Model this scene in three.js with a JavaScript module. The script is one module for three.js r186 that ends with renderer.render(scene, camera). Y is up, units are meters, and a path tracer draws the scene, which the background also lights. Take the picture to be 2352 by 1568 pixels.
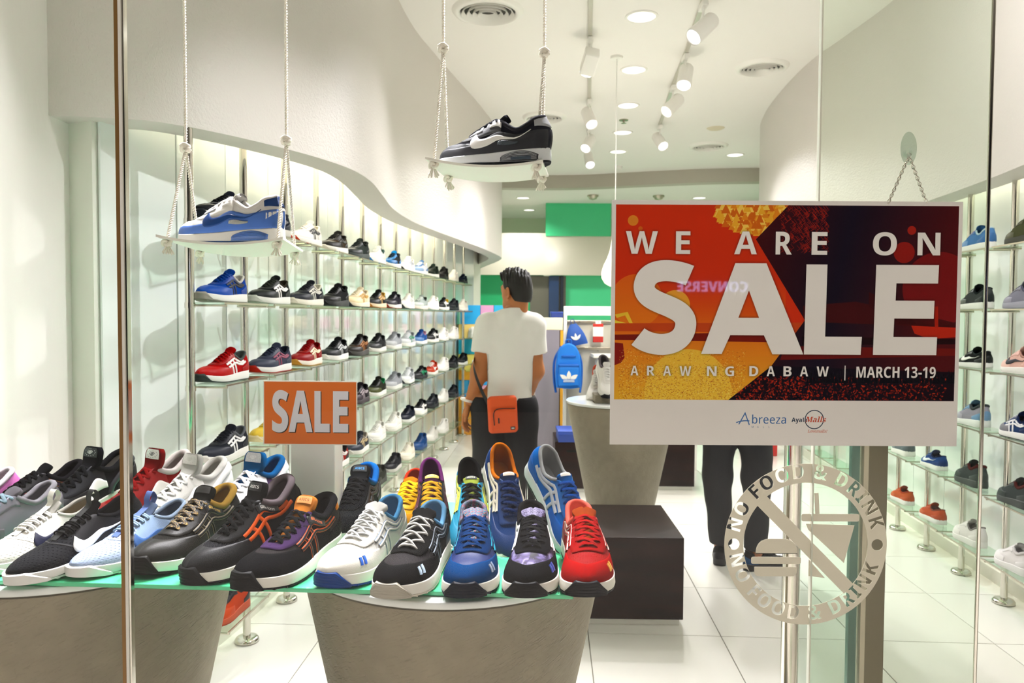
import * as THREE from 'three';
import { RoundedBoxGeometry } from 'three/addons/geometries/RoundedBoxGeometry.js';
import { mergeGeometries } from 'three/addons/utils/BufferGeometryUtils.js';
import { MarchingCubes } from 'three/addons/objects/MarchingCubes.js';
import { FontLoader } from 'three/addons/loaders/FontLoader.js';
import { RectAreaLightUniformsLib } from 'three/addons/lights/RectAreaLightUniformsLib.js';

// ---------------------------------------------------------------- camera, exposure, large lights
const scene = new THREE.Scene();
const EYE = 1.45, GLASS_Z = -1.268;
const camera = new THREE.PerspectiveCamera(2 * Math.atan(784 / 1700) * 180 / Math.PI, 1.5, 0.05, 80);
camera.rotation.order = 'YXZ';
camera.position.set(0, EYE, 0);
camera.rotation.set(-Math.atan(62 / 1700), 0, 0.0054);
camera.focus = 1.45; camera.userData.fStop = 9;
scene.background = new THREE.Color(0.02, 0.02, 0.022);
const renderer = new THREE.WebGLRenderer({ antialias: true });
renderer.toneMapping = THREE.LinearToneMapping;
renderer.toneMappingExposure = 0.75;
renderer.shadowMap.enabled = true;
RectAreaLightUniformsLib.init();
const WARM = new THREE.Color(1, 0.968, 0.93), NEUTRAL = new THREE.Color(1, 0.975, 1);
const DOWN_I = 12, TRACK_I = 23, WINDOW_I = 32, COVE_I = 85, MALL_I = 92;

const H_CEIL = 3.55, H_BULK = 2.13, H_BACK = 3.36;

// ---------------------------------------------------------------- helpers
const V = (x, y, z) => new THREE.Vector3(x, y, z);
const lerp = (a, b, t) => a + (b - a) * t, clamp = (x, a = 0, b = 1) => Math.min(b, Math.max(a, x));
const smooth = (a, b, x) => { const t = clamp((x - a) / (b - a)); return t * t * (3 - 2 * t); };
function rng(seed) { let s = seed >>> 0; return () => { s = (s + 0x6d2b79f5) | 0; let t = Math.imul(s ^ (s >>> 15), 1 | s); t = (t + Math.imul(t ^ (t >>> 7), 61 | t)) ^ t; return ((t ^ (t >>> 14)) >>> 0) / 4294967296; }; }
const taken = new Map();
function numbered(name) { const n = taken.get(name) ?? 0; taken.set(name, n + 1); return n ? name + '_' + String(n).padStart(3, '0') : name; }
function tag(o, label, category, group, kind) {
  if (label) o.userData.label = label;
  if (category) o.userData.category = category;
  if (group) o.userData.group = group;
  if (kind) o.userData.kind = kind;
  return o;
}
function thing(name, label, category, group, pos = [0, 0, 0], yaw = 0) {
  const o = new THREE.Group(); o.name = numbered(name); o.position.set(...pos); o.rotation.y = yaw;
  scene.add(o); return tag(o, label, category, group);
}
function mesh(name, geo, mat, parent, pos, label) {
  const m = new THREE.Mesh(geo, mat); m.name = parent ? name : numbered(name);
  m.castShadow = m.receiveShadow = true;
  if (pos) m.position.set(...pos);
  if (label) m.userData.label = label;
  (parent ?? scene).add(m); return m;
}
function struct(name, geo, mat, parent, pos) { const m = mesh(name, geo, mat, parent, pos); if (!parent) m.userData.kind = 'structure'; return m; }
const lin = (c) => new THREE.Color(c);
const matCache = new Map();
function mat(color, rough = 0.6, extra = {}) {
  const key = [color, rough, extra.key ?? JSON.stringify(Object.keys(extra).length ? { ...extra, map: extra.map?.uuid, bumpMap: extra.bumpMap?.uuid, roughnessMap: extra.roughnessMap?.uuid } : 0)].join();
  if (!matCache.has(key)) {
    const { key: _k, ...e } = extra;
    matCache.set(key, new THREE.MeshPhysicalMaterial({ color: new THREE.Color(color), roughness: rough, side: THREE.DoubleSide, ...e }));
  }
  return matCache.get(key);
}
function canvasTex(w, h, draw, repeat) {
  const c = document.createElement('canvas'); c.width = w; c.height = h; draw(c.getContext('2d'), w, h);
  const t = new THREE.CanvasTexture(c); t.colorSpace = THREE.SRGBColorSpace;
  if (repeat) { t.wrapS = t.wrapT = THREE.RepeatWrapping; t.repeat.set(...repeat); }
  return t;
}
function dataTex(n, f, repeat, srgb) {
  const d = new Uint8Array(n * n * 4);
  for (let y = 0; y < n; y++) for (let x = 0; x < n; x++) { const v = f(x / n, y / n), o = (y * n + x) * 4; if (Array.isArray(v)) { d[o] = v[0] * 255; d[o + 1] = v[1] * 255; d[o + 2] = v[2] * 255; } else d[o] = d[o + 1] = d[o + 2] = clamp(v) * 255; d[o + 3] = 255; }
  const t = new THREE.DataTexture(d, n, n); t.magFilter = t.minFilter = THREE.LinearFilter; t.wrapS = t.wrapT = THREE.RepeatWrapping; t.repeat.set(...repeat); if (srgb) t.colorSpace = THREE.SRGBColorSpace; t.needsUpdate = true; return t;
}
// tiling value noise
function tileNoise(seed, cells) {
  const r = rng(seed), g = Array.from({ length: cells * cells }, r);
  return (u, v) => {
    const x = u * cells, y = v * cells, i = Math.floor(x), j = Math.floor(y), fx = x - i, fy = y - j, a = fx * fx * (3 - 2 * fx), b = fy * fy * (3 - 2 * fy), q = (p, k) => g[((k % cells) + cells) % cells * cells + ((p % cells) + cells) % cells];
    return lerp(lerp(q(i, j), q(i + 1, j), a), lerp(q(i, j + 1), q(i + 1, j + 1), a), b);
  };
}
// smooth interpolation through [x, y] keys
function keyed(k) {
  const n = k.length, m = k.map((_, i) => { const a = k[Math.max(0, i - 1)], b = k[Math.min(n - 1, i + 1)]; return (b[1] - a[1]) / (b[0] - a[0]); });
  return (x) => {
    if (x <= k[0][0]) return k[0][1]; if (x >= k[n - 1][0]) return k[n - 1][1];
    let i = 0; while (x > k[i + 1][0]) i++;
    const d = k[i + 1][0] - k[i][0], t = (x - k[i][0]) / d, t2 = t * t, t3 = t2 * t;
    return (2 * t3 - 3 * t2 + 1) * k[i][1] + (t3 - 2 * t2 + t) * d * m[i] + (-2 * t3 + 3 * t2) * k[i + 1][1] + (t3 - t2) * d * m[i + 1];
  };
}
// a (nu+1) x (nv+1) grid of f(u, v) -> [x, y, z]; normals from the grid itself
function grid(nu, nv, f, uvf) {
  const pos = [], uv = [], idx = [];
  for (let i = 0; i <= nu; i++) for (let j = 0; j <= nv; j++) { const p = f(i / nu, j / nv, i, j); pos.push(p[0], p[1], p[2]); uv.push(...(uvf ? uvf(i / nu, j / nv) : [i / nu, j / nv])); }
  for (let i = 0; i < nu; i++) for (let j = 0; j < nv; j++) { const a = i * (nv + 1) + j, b = a + nv + 1; idx.push(a, b, a + 1, b, b + 1, a + 1); }
  const g = new THREE.BufferGeometry();
  g.setAttribute('position', new THREE.Float32BufferAttribute(pos, 3)); g.setAttribute('uv', new THREE.Float32BufferAttribute(uv, 2)); g.setIndex(idx); g.computeVertexNormals(); return g;
}
// closes the seam of a grid whose first and last row are the same points
function weldRows(g, nu, nv) {
  const n = g.attributes.normal;
  for (let j = 0; j <= nv; j++) { const a = j, b = nu * (nv + 1) + j; const v = V(n.getX(a) + n.getX(b), n.getY(a) + n.getY(b), n.getZ(a) + n.getZ(b)).normalize(); n.setXYZ(a, v.x, v.y, v.z); n.setXYZ(b, v.x, v.y, v.z); }
  return g;
}
const merged = (list) => mergeGeometries(list.map((g) => { const h = g.index ? g.toNonIndexed() : g; const o = new THREE.BufferGeometry(); for (const k of ['position', 'normal', 'uv']) if (h.attributes[k]) o.setAttribute(k, h.attributes[k]); return o; }));
const box = (w, h, d, x = 0, y = 0, z = 0) => new THREE.BoxGeometry(w, h, d).translate(x, y, z);
const rbox = (w, h, d, r, x = 0, y = 0, z = 0, seg = 2) => new RoundedBoxGeometry(w, h, d, seg, r).translate(x, y, z);
const cyl = (r0, r1, h, x = 0, y = 0, z = 0, n = 24) => new THREE.CylinderGeometry(r0, r1, h, n).translate(x, y, z);
function tube(pts, r, n = 24, rad = 8, closed = false) { return new THREE.TubeGeometry(new THREE.CatmullRomCurve3(pts.map((p) => Array.isArray(p) ? V(...p) : p), closed), n, r, rad, closed); }
function lathe(pts, n = 32) { return new THREE.LatheGeometry(pts.map((p) => new THREE.Vector2(p[0], p[1])), n); }
// upright wall along a plan curve [[x, z], ...] between two heights, with a thickness to one side
function wallAlong(plan, y0, y1, thick, n = 80) {
  const c = new THREE.CatmullRomCurve3(plan.map((p) => V(p[0], 0, p[1])), false, 'centripetal');
  const P = [], N = [];
  for (let i = 0; i <= n; i++) { const t = i / n, p = c.getPoint(t), d = c.getTangent(t); P.push(p); N.push(V(d.z, 0, -d.x).normalize()); }
  const f = (u, v, i, j) => { const p = P[i], q = N[i], k = [[0, y0], [0, y1], [thick, y1], [thick, y0], [0, y0]][j]; return [p.x + q.x * k[0], k[1], p.z + q.z * k[0]]; };
  const parts = [];
  for (let j = 0; j < 4; j++) parts.push(grid(n, 1, (u, v, i, k) => f(u, v, i, j + k), (u, v) => [u * 6, v * 2]));
  const last = (i) => { const g = new THREE.BufferGeometry(), q = [0, 1, 2, 3].map((j) => f(0, 0, i, j)); g.setAttribute('position', new THREE.Float32BufferAttribute(q.flat(), 3)); g.setAttribute('uv', new THREE.Float32BufferAttribute([0, 0, 0, 1, 1, 1, 1, 0], 2)); g.setIndex([0, 1, 2, 0, 2, 3]); g.computeVertexNormals(); return g; };
  return merged([...parts, last(0), last(n)]);
}
// horizontal slab from a plan outline [[x, z], ...]
function slab(plan, y0, y1) {
  const s = new THREE.Shape(plan.map((p) => new THREE.Vector2(p[0], -p[1])));
  return new THREE.ExtrudeGeometry(s, { depth: y1 - y0, bevelEnabled: false }).rotateX(-Math.PI / 2).translate(0, y0, 0);
}
function spot(name, parentPos, target, intensity, angle, penumbra, radius, color = WARM) {
  const l = new THREE.SpotLight(color, intensity, 0, angle, penumbra); l.name = name; l.position.set(...parentPos); l.target.position.set(...target);
  l.castShadow = true; l.shadow.radius = radius; scene.add(l); scene.add(l.target); return l;
}
// ================================================================ materials of the room
const bumpPlaster = (() => { const a = tileNoise(3, 48), b = tileNoise(5, 120); return dataTex(256, (u, v) => 0.5 * a(u, v) + 0.5 * b(u, v), [2, 2]); })();
const M = {
  white: mat('#eeece6', 0.75, { bumpMap: bumpPlaster, bumpScale: 0.0006 }),
  bulk: mat('#d3cec7', 0.42, { bumpMap: bumpPlaster, bumpScale: 0.0012 }),
  ceil: mat('#f0eee8', 0.8),
  tile: mat('#e5e3dc', 0.16, { specularIntensity: 0.7 }),
  tile2: mat('#e2e0d8', 0.2, { specularIntensity: 0.7 }),
  grout: mat('#a7a294', 0.9),
  mint: mat('#e6eeea', 0.12, { clearcoat: 0.5, clearcoatRoughness: 0.05 }),
  mintEdge: mat('#8fa893', 0.3),
  chrome: mat('#d9d6cc', 0.12, { metalness: 1 }),
  steel: mat('#b9b2a2', 0.28, { metalness: 1 }),
  bronze: mat('#8a7258', 0.35, { metalness: 0.85 }),
  brass: mat('#8d6a3c', 0.42, { metalness: 0.3 }),
  glass: new THREE.MeshPhysicalMaterial({ color: 0xffffff, roughness: 0, transmission: 1, thickness: 0, ior: 1.22, side: THREE.DoubleSide }),
  doorGlass: new THREE.MeshPhysicalMaterial({ color: new THREE.Color(0.93, 0.965, 0.925), roughness: 0, transmission: 1, thickness: 0, ior: 1.24, side: THREE.DoubleSide }),
  acrylic: new THREE.MeshPhysicalMaterial({ color: new THREE.Color(0.9, 0.96, 0.93), roughness: 0.02, transmission: 1, thickness: 0, ior: 1.3, side: THREE.DoubleSide }),
  shelfGlass: new THREE.MeshPhysicalMaterial({ color: new THREE.Color(0.86, 0.95, 0.88), roughness: 0.03, transmission: 1, thickness: 0, ior: 1.4, side: THREE.DoubleSide }),
  green: mat('#48d492', 0.4),
  greenDeep: mat('#22b672', 0.4),
  lampWhite: mat('#f2f0ea', 0.4),
  dark: mat('#2a2927', 0.6),
  plastic: mat('#f1efe8', 0.35),
};
const glowMat = (c, k) => new THREE.MeshStandardMaterial({ color: 0xffffff, emissive: new THREE.Color(c), emissiveIntensity: k, roughness: 0.6 });
M.glow = glowMat('#fffbf0', 2.2);
M.glowSpot = glowMat('#ffffff', 3.5);

// ================================================================ floor
const A = THREE.MathUtils.degToRad(3), TILE = 0.6;
{
  const floor = struct('floor', box(16, 0.1, 40, 0, -0.06, -3), M.grout);
  const geo = new RoundedBoxGeometry(TILE - 0.004, 0.02, TILE - 0.004, 1, 0.0015).translate(0, -0.01, 0);
  const ox = 0.985, oz = -3.9, ca = Math.cos(A), sa = Math.sin(A), r = rng(7);
  // tile axes: u runs right and slightly nearer, w runs away and slightly right
  for (let i = -5; i < 6; i++) for (let j = -5; j < 15; j++) {
    const u = (i + 0.5) * TILE, w = (j + 0.5) * TILE, x = ox + u * ca + w * sa, z = oz + u * sa - w * ca;
    if (z > -1.35 || x < -1.9 || x > 3.6) continue;
    const m = mesh('tile', geo, r() < 0.5 ? M.tile : M.tile2, floor, [x, r() * 0.0006 - 0.0003, z]); m.rotation.y = -A;
  }
  // further back the tiles can no longer be told apart
  const g = []; for (let i = -5; i < 6; i++) for (let j = 15; j < 20; j++) { const u = (i + 0.5) * TILE, w = (j + 0.5) * TILE; g.push(geo.clone().rotateY(-A).translate(ox + u * ca + w * sa, 0, oz + u * sa - w * ca)); }
  tag(mesh('far_tiles', merged(g), M.tile, floor), null, null, null, 'stuff');
  struct('mall_floor', box(16, 0.02, 9.6, 0, -0.009, 3.62), mat('#c9c2b6', 0.7));
}
// lettered sign of the shop across the corridor; it shows as a reflection in the laminated poster
{
  const font = await new FontLoader().loadAsync('fonts/droid/droid_sans_bold.typeface.json');
  const t = thing('mall_sign', 'glowing blue lettered shop sign across the mall, reflected in the sale poster', 'sign', null, [3.46, 1.8, 8.36], Math.PI);
  const g = new THREE.ExtrudeGeometry(font.generateShapes('CONVERSE', 0.15), { depth: 0.02, bevelEnabled: false, curveSegments: 4 });
  mesh('letters', g, new THREE.MeshStandardMaterial({ color: 0xffffff, emissive: new THREE.Color(0.4, 0.45, 1), emissiveIntensity: 9 }), t);
}
// ================================================================ ceilings
{
  struct('ceiling', box(9, 0.2, 12.6, 0.6, H_CEIL + 0.1, -5.0), M.ceil);
  const sweep = [[-2.6, -10.75], [-1.2, -11.1], [0.1, -11.25], [1.0, -11.2], [2.0, -10.9], [3.0, -10.65], [5.1, -10.55]];
  const fine = new THREE.CatmullRomCurve3(sweep.map((q) => V(q[0], 0, q[1])), false, 'centripetal').getPoints(40).map((q) => [q.x, q.z - 0.1]);
  struct('ceiling_2', slab([...fine, [5.1, -16], [-2.6, -16]].map((q) => q), H_BACK, H_BACK + 0.2), M.ceil);
  struct('beam', wallAlong(sweep, H_BACK - 0.002, H_CEIL + 0.04, 0.2, 40), mat('#b9b4a6', 0.5));
  struct('mall_ceiling', box(16, 0.2, 9.8, 0, 4.6, 3.7), mat('#8d8a83', 0.9));
  struct('mall_header', box(16, 1.2, 0.3, 0, 4.05, -1.12), M.white);
  struct('mall_wall', box(16, 4.6, 0.2, 0, 2.25, 8.5), mat('#171615', 0.9, { specularIntensity: 0.2 }));
  struct('mall_wall_left', box(0.2, 4.6, 9.8, -8, 2.25, 3.7), mat('#8a847b', 0.8));
  struct('mall_wall_right', box(0.2, 4.6, 9.8, 8, 2.25, 3.7), mat('#8a847b', 0.8));
}
// ================================================================ left side
// plan of the chrome poles and of the glass clad wall behind them
const POLE_L = (z) => -1.399 + 0.0729 * z + (z > 5 ? 0.012 * (z - 5) ** 2 : 0);          // z counted away from the viewer
const WALL_L = (z) => POLE_L(z) - 0.11 - 0.17 * Math.max(0, (3.25 - z) / 0.58) ** 1.4;
const POLE_R = (z) => 2.105 + 0.107 * z;
const WALL_R = (z) => POLE_R(z) + 0.13;
{
  // white return between shop front and shelves
  struct('wall_left', merged([box(0.3, H_CEIL, 1.53, -1.76, H_CEIL / 2, -2.015), box(0.3, H_CEIL, 0.3, -1.7, H_CEIL / 2, -2.93)]), M.white);
  // glass clad wall: backing, then one glass panel per bay
  const pts = []; for (let z = 2.66; z < 10.6; z += 0.4) pts.push([WALL_L(z) - 0.012, -z]);
  const wall = struct('wall_left_rear', wallAlong(pts, 0, H_CEIL, 0.2, 60), mat('#e4e6da', 0.7));
  const z0s = [2.67, 2.98]; for (let k = 1; k < 16; k++) z0s.push(2.754 + 0.466 * k + 0.06);
  for (let i = 0; i + 1 < z0s.length; i++) {
    const za = z0s[i] + 0.003, zb = z0s[i + 1] - 0.003, a = V(WALL_L(za), 0, -za), b = V(WALL_L(zb), 0, -zb), d = a.distanceTo(b);
    const m = mesh('glass_panel', new RoundedBoxGeometry(0.012, 2.5, d, 1, 0.002), M.mint, wall, [(a.x + b.x) / 2, 1.33, (a.z + b.z) / 2]); m.rotation.y = Math.atan2(b.x - a.x, b.z - a.z);
  }
  const base = []; for (let z = 2.66; z < 10.4; z += 0.4) base.push([WALL_L(z) + 0.025, -z]);
  struct('baseboard_left', wallAlong(base, 0, 0.075, 0.03, 60), mat('#e6e3d7', 0.4));
  // curved bulkhead above
  const plan = [[-1.619, -2.59], [-1.484, -2.604], [-1.3, -2.65], [-1.19, -2.735], [-1.05, -2.914], [-0.948, -3.078], [-0.841, -3.289], [-0.762, -3.52], [-0.731, -3.817], [-0.75, -4.306], [-0.775, -4.84], [-0.734, -5.5], [-0.632, -6.084], [-0.471, -6.859], [-0.31, -7.66], [-0.15, -8.7], [-0.13, -9.0], [-0.17, -9.4], [-0.3, -10.1], [-0.47, -11.0]];
  struct('bulkhead_left', wallAlong(plan, H_BULK, H_CEIL + 0.02, 0.16, 160), M.bulk);
}
// ================================================================ right side
{
  const pts = []; for (let z = 2.2; z < 9.6; z += 0.4) pts.push([WALL_R(z) + 0.012, -z]);
  const wall = struct('wall_right', wallAlong(pts, 0, H_CEIL, -0.2, 50), mat('#e4e6da', 0.7));
  for (let i = 0; i < 14; i++) {
    const za = 2.4 + i * 0.444 + 0.003, zb = za + 0.438, a = V(WALL_R(za), 0, -za), b = V(WALL_R(zb), 0, -zb), d = a.distanceTo(b);
    const m = mesh('glass_panel', new RoundedBoxGeometry(0.012, 2.5, d, 1, 0.002), M.mint, wall, [(a.x + b.x) / 2, 1.33, (a.z + b.z) / 2]); m.rotation.y = Math.atan2(b.x - a.x, b.z - a.z);
  }
  const base = []; for (let z = 2.2; z < 9.4; z += 0.4) base.push([WALL_R(z) - 0.025, -z]);
  struct('baseboard_right', wallAlong(base, 0, 0.075, -0.03, 50), mat('#e6e3d7', 0.4));
  const plan = [[2.05, -2.0], [2.14, -2.7], [2.28, -3.33], [2.353, -3.725], [2.44, -4.35], [2.52, -5.0], [2.49, -5.6], [2.45, -6.1], [2.462, -6.55], [2.52, -7.15], [2.62, -7.8], [2.82, -8.5], [3.3, -9.2], [3.9, -9.6]];
  struct('bulkhead_right', wallAlong(plan, H_BULK, H_CEIL + 0.02, -0.16, 120), M.bulk);
  struct('wall_right_front', box(0.3, H_CEIL, 1.3, 2.5, H_CEIL / 2, -1.75), M.white);
}
// ================================================================ back of the shop
{
  struct('wall_back', box(9, 3.5, 0.2, 0.6, 1.75, -14.9), mat('#d9dfc9', 0.6));
  struct('wall_green', box(3.4, H_BULK, 0.2, 2.36, H_BULK / 2, -13.0), M.green);
  struct('partition', box(1.2, H_BULK, 0.2, -0.05, H_BULK / 2, -13.05), M.greenDeep);
  struct('fascia', box(4.8, 0.72, 0.24, 1.6, H_BULK + 0.36, -12.9), mat('#ddd9c6', 0.12, { clearcoat: 0.4 }));
  struct('green_panel', box(1.12, 0.56, 0.14, 1.13, 3.08, -12.83), M.green);
  struct('green_panel_2', box(0.7, 0.9, 0.2, 4.35, 2.95, -11.9), M.green);
  struct('wall_left_far', box(0.2, H_CEIL, 6, -1.9, H_CEIL / 2, -12.6), mat('#d5ddc8', 0.6));
  struct('wall_right_far', box(0.2, H_CEIL, 7, 4.6, H_CEIL / 2, -12.4), mat('#d5ddc8', 0.6));
  // dark doorway with a blue reveal beside the green wall
  const d = struct('doorway', box(0.62, H_BULK - 0.02, 0.06, 0.62, H_BULK / 2, -12.92), mat('#6b6a5c', 0.4));
  mesh('reveal', box(0.17, H_BULK - 0.02, 0.1, 0.72, H_BULK / 2, -12.88), mat('#1d3c66', 0.4), d); mesh('reveal', box(0.05, H_BULK - 0.02, 0.12, 0.86, H_BULK / 2, -12.86), mat('#1a2130', 0.5), d);
}
// ================================================================ lamps
function downlight(x, y, z, r, label, on = true, k = 1) {
  const t = thing('downlight', label, 'ceiling light', null, [x, y, z]);
  mesh('trim_ring', lathe([[r, 0.001], [r, -0.008], [r * 1.16, -0.01], [r * 1.2, -0.004], [r * 1.2, 0.001]], 36), M.lampWhite, t);
  mesh('lens', lathe([[0.0001, -0.004], [r * 0.96, -0.004], [r, -0.002]], 36), M.glow, t);
  if (on) spot('downlight_beam', [x, y - 0.02, z], [x, 0, z], DOWN_I * k, 1.25, 0.7, r * 45, WARM);
}
downlight(0.9, H_CEIL, -5.29, 0.098, 'round downlight nearest the shop front in the central ceiling row');
downlight(1.03, H_CEIL, -6.42, 0.098, 'second round downlight from the shop front in the central ceiling row');
downlight(1.15, H_CEIL, -7.5, 0.098, 'third round downlight from the shop front, before the small ceiling sprinkler');
downlight(1.26, H_CEIL, -8.6, 0.098, 'fourth round downlight from the shop front in the central ceiling row');
downlight(1.35, H_CEIL, -9.6, 0.098, 'last round downlight of the central ceiling row, before the curved beam');
downlight(2.9, H_CEIL, -9.75, 0.1, 'single round downlight beside the right curved bulkhead');
downlight(0.17, H_BACK, -12.2, 0.1, 'round downlight in the lower back ceiling above the green panel, on the left', true, 1.8);
downlight(3.03, H_BACK, -12.1, 0.1, 'round downlight in the lower back ceiling above the sale poster', true, 1.8);
downlight(0.3, H_BACK, -13.6, 0.1, 'small round downlight farthest back, left of the green panel', true, 1.6);

function diffuser(x, z, r, label) {
  const t = thing('air_diffuser', label, 'air vent', 'round air vents in the ceiling', [x, H_CEIL, z]);
  mesh('frame', lathe([[r * 0.76, -0.004], [r * 0.8, -0.03], [r * 0.93, -0.022], [r, 0]], 48), M.plastic, t);
  mesh('duct', lathe([[0.0001, -0.003], [r * 0.78, -0.003], [r * 0.8, -0.001]], 40), mat('#4a4a44', 0.9), t);
  for (let i = 0; i < 4; i++) { const a = r * (0.2 + 0.15 * i); mesh('ring', lathe([[a, -0.008], [a + r * 0.075, -0.04 + i * 0.002], [a + r * 0.085, -0.036 + i * 0.002], [a + 0.008, -0.006]], 40), M.plastic, t); }
}
diffuser(-0.18, -5.2, 0.25, 'large round air vent nearest the front, left of the hanging swing ropes');
diffuser(0.33, -7.95, 0.235, 'round air vent behind the swing with the black and grey sneaker');
diffuser(2.1, -6.33, 0.22, 'round air vent at the right, beside the right curved bulkhead');
diffuser(2.42, -9.25, 0.24, 'farthest round air vent, above the single right downlight');
tag(mesh('ceiling_speaker', lathe([[0.0001, -0.012], [0.08, -0.012], [0.1, 0]], 32), mat('#d8cfb4', 0.7), null, [2.27, H_CEIL, -8.38]), 'round beige ceiling speaker behind the right air vent', 'speaker');
tag(mesh('sprinkler', merged([cyl(0.05, 0.05, 0.008, 0, -0.004, 0), cyl(0.012, 0.012, 0.03, 0, -0.02, 0), cyl(0.022, 0.03, 0.004, 0, -0.036, 0)]), M.steel, null, [1.19, H_CEIL, -8.05]), 'small metal sprinkler between two central downlights', 'sprinkler');
tag(mesh('smoke_detector', lathe([[0.0001, -0.05], [0.05, -0.045], [0.06, -0.02], [0.06, 0]], 24), M.plastic, null, [1.49, H_CEIL, -10.55]), 'white smoke detector on the ceiling just before the curved beam', 'smoke detector');
for (const [x, l] of [[2.33, 'silver smoke detector on the lower back ceiling, above the poster'], [1.28, 'small white detector on the lower back ceiling, left of the silver one']])
  tag(mesh('smoke_detector', merged([lathe([[0.0001, -0.08], [0.06, -0.06], [0.07, -0.03], [0.09, -0.025], [0.09, 0]], 24)]), M.steel, null, [x, H_BACK, -11.9]), l, 'smoke detector');

function track(pts, label) {
  const t = thing('light_track', label, 'light track');
  for (let i = 0; i + 1 < pts.length; i++) { const a = V(pts[i][0], 0, pts[i][1]), b = V(pts[i + 1][0], 0, pts[i + 1][1]), d = a.distanceTo(b); const m = mesh('rail', rbox(0.034, 0.022, d - 0.004, 0.004), mat('#c9c6ba', 0.35, { metalness: 0.5 }), t, [(a.x + b.x) / 2, H_CEIL - 0.011, (a.z + b.z) / 2]); m.rotation.y = Math.atan2(b.x - a.x, b.z - a.z); }
}
track([[0.45, -4.4], [0.575, -5.66], [0.735, -7.25], [0.84, -8.32], [0.96, -9.4]], 'left ceiling light track of white rail carrying the left row of spotlights');
track([[1.2, -4.4], [1.26, -5.0], [1.375, -6.0], [1.45, -6.8], [1.61, -8.2]], 'right ceiling light track of white rail carrying the right row of spotlights');
function trackSpot(x, z, aim, label, on = true, boxy = false) {
  const t = thing('track_spotlight', label, 'spotlight', null, [x, H_CEIL - 0.022, z]);
  mesh('adapter', rbox(0.04, 0.04, 0.13, 0.006, 0, -0.02, 0), M.lampWhite, t);
  mesh('arm', cyl(0.008, 0.008, 0.1, 0, -0.08, 0, 12), M.lampWhite, t);
  const c = V(0, -0.17, 0), d = V(aim[0] - x, aim[1] - (H_CEIL - 0.19), aim[2] - z).normalize();
  const q = new THREE.Quaternion().setFromUnitVectors(V(0, -1, 0), d);
  const head = mesh('lamp_head', boxy ? rbox(0.11, 0.18, 0.11, 0.01) : lathe([[0.0001, 0.11], [0.05, 0.11], [0.056, 0.1], [0.06, -0.1], [0.056, -0.112], [0.052, -0.1]], 28), M.lampWhite, t);
  head.quaternion.copy(q); head.position.copy(c);
  const lens = mesh('lens', lathe([[0.0001, -0.098], [0.053, -0.098]], 24), M.glowSpot, head);
  const p = c.clone().addScaledVector(d, 0.125).add(t.position);
  if (on) spot('track_beam', p.toArray(), aim, TRACK_I, 0.55, 0.6, 2.6, NEUTRAL);
}
trackSpot(0.575, -5.66, [-0.3, 0.4, -9.5], 'box shaped white track spotlight turned away, first on the left track', true, true);
trackSpot(0.735, -7.25, [1.6, 0, -4.6], 'second spotlight on the left track, lens turned to the shop front');
trackSpot(0.84, -8.32, [-0.6, 0.8, -6.0], 'third spotlight on the left track, aimed at the left shoe wall');
trackSpot(0.94, -9.2, [1.2, 0.3, -6.4], 'last spotlight on the left track, before the curved beam');
trackSpot(1.26, -5.0, [-1.0, 1.1, -3.9], 'cylinder spotlight nearest the front on the right track');
trackSpot(1.375, -6.0, [0.7, 0.9, -4.4], 'second cylinder spotlight on the right track');
trackSpot(1.45, -6.8, [-0.6, 1.2, -5.6], 'third spotlight on the right track, tipped towards the left wall');
trackSpot(1.61, -8.2, [2.5, 0.8, -5.6], 'last spotlight on the right track, aimed at the right shoe wall');
// lamps over the window display, on the ceiling above the frame
for (const [x, tx, l] of [[-1.15, -1.0, 'first'], [-0.6, -0.55, 'second'], [-0.05, -0.1, 'third'], [0.45, 0.3, 'fourth'], [0.85, -1.3, 'fifth'], [1.25, 2.35, 'sixth']]) {
  const t = thing('window_spotlight', l + ' white spotlight on the ceiling over the window display, counted from the left', 'spotlight', null, [x, H_CEIL, -2.35]);
  mesh('canopy', cyl(0.05, 0.05, 0.03, 0, -0.015, 0), M.lampWhite, t);
  const head = mesh('lamp_head', lathe([[0.0001, 0.1], [0.05, 0.1], [0.06, -0.1], [0.052, -0.09]], 28), M.lampWhite, t, [0, -0.14, 0]);
  mesh('lens', lathe([[0.0001, -0.085], [0.053, -0.085]], 24), M.glowSpot, head);
  spot('window_beam', [x, H_CEIL - 0.26, -2.35], x > 1 ? [tx, 1.9, -4.1] : tx < -1.2 ? [tx, 1.25, -3.2] : [tx, 0.95, -1.62], x > 1 ? 16 : tx < -1.2 ? 17 : WINDOW_I, x > 1 ? 0.95 : tx < -1.2 ? 0.4 : 0.62, 0.7, 1.6, NEUTRAL);
}
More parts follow.
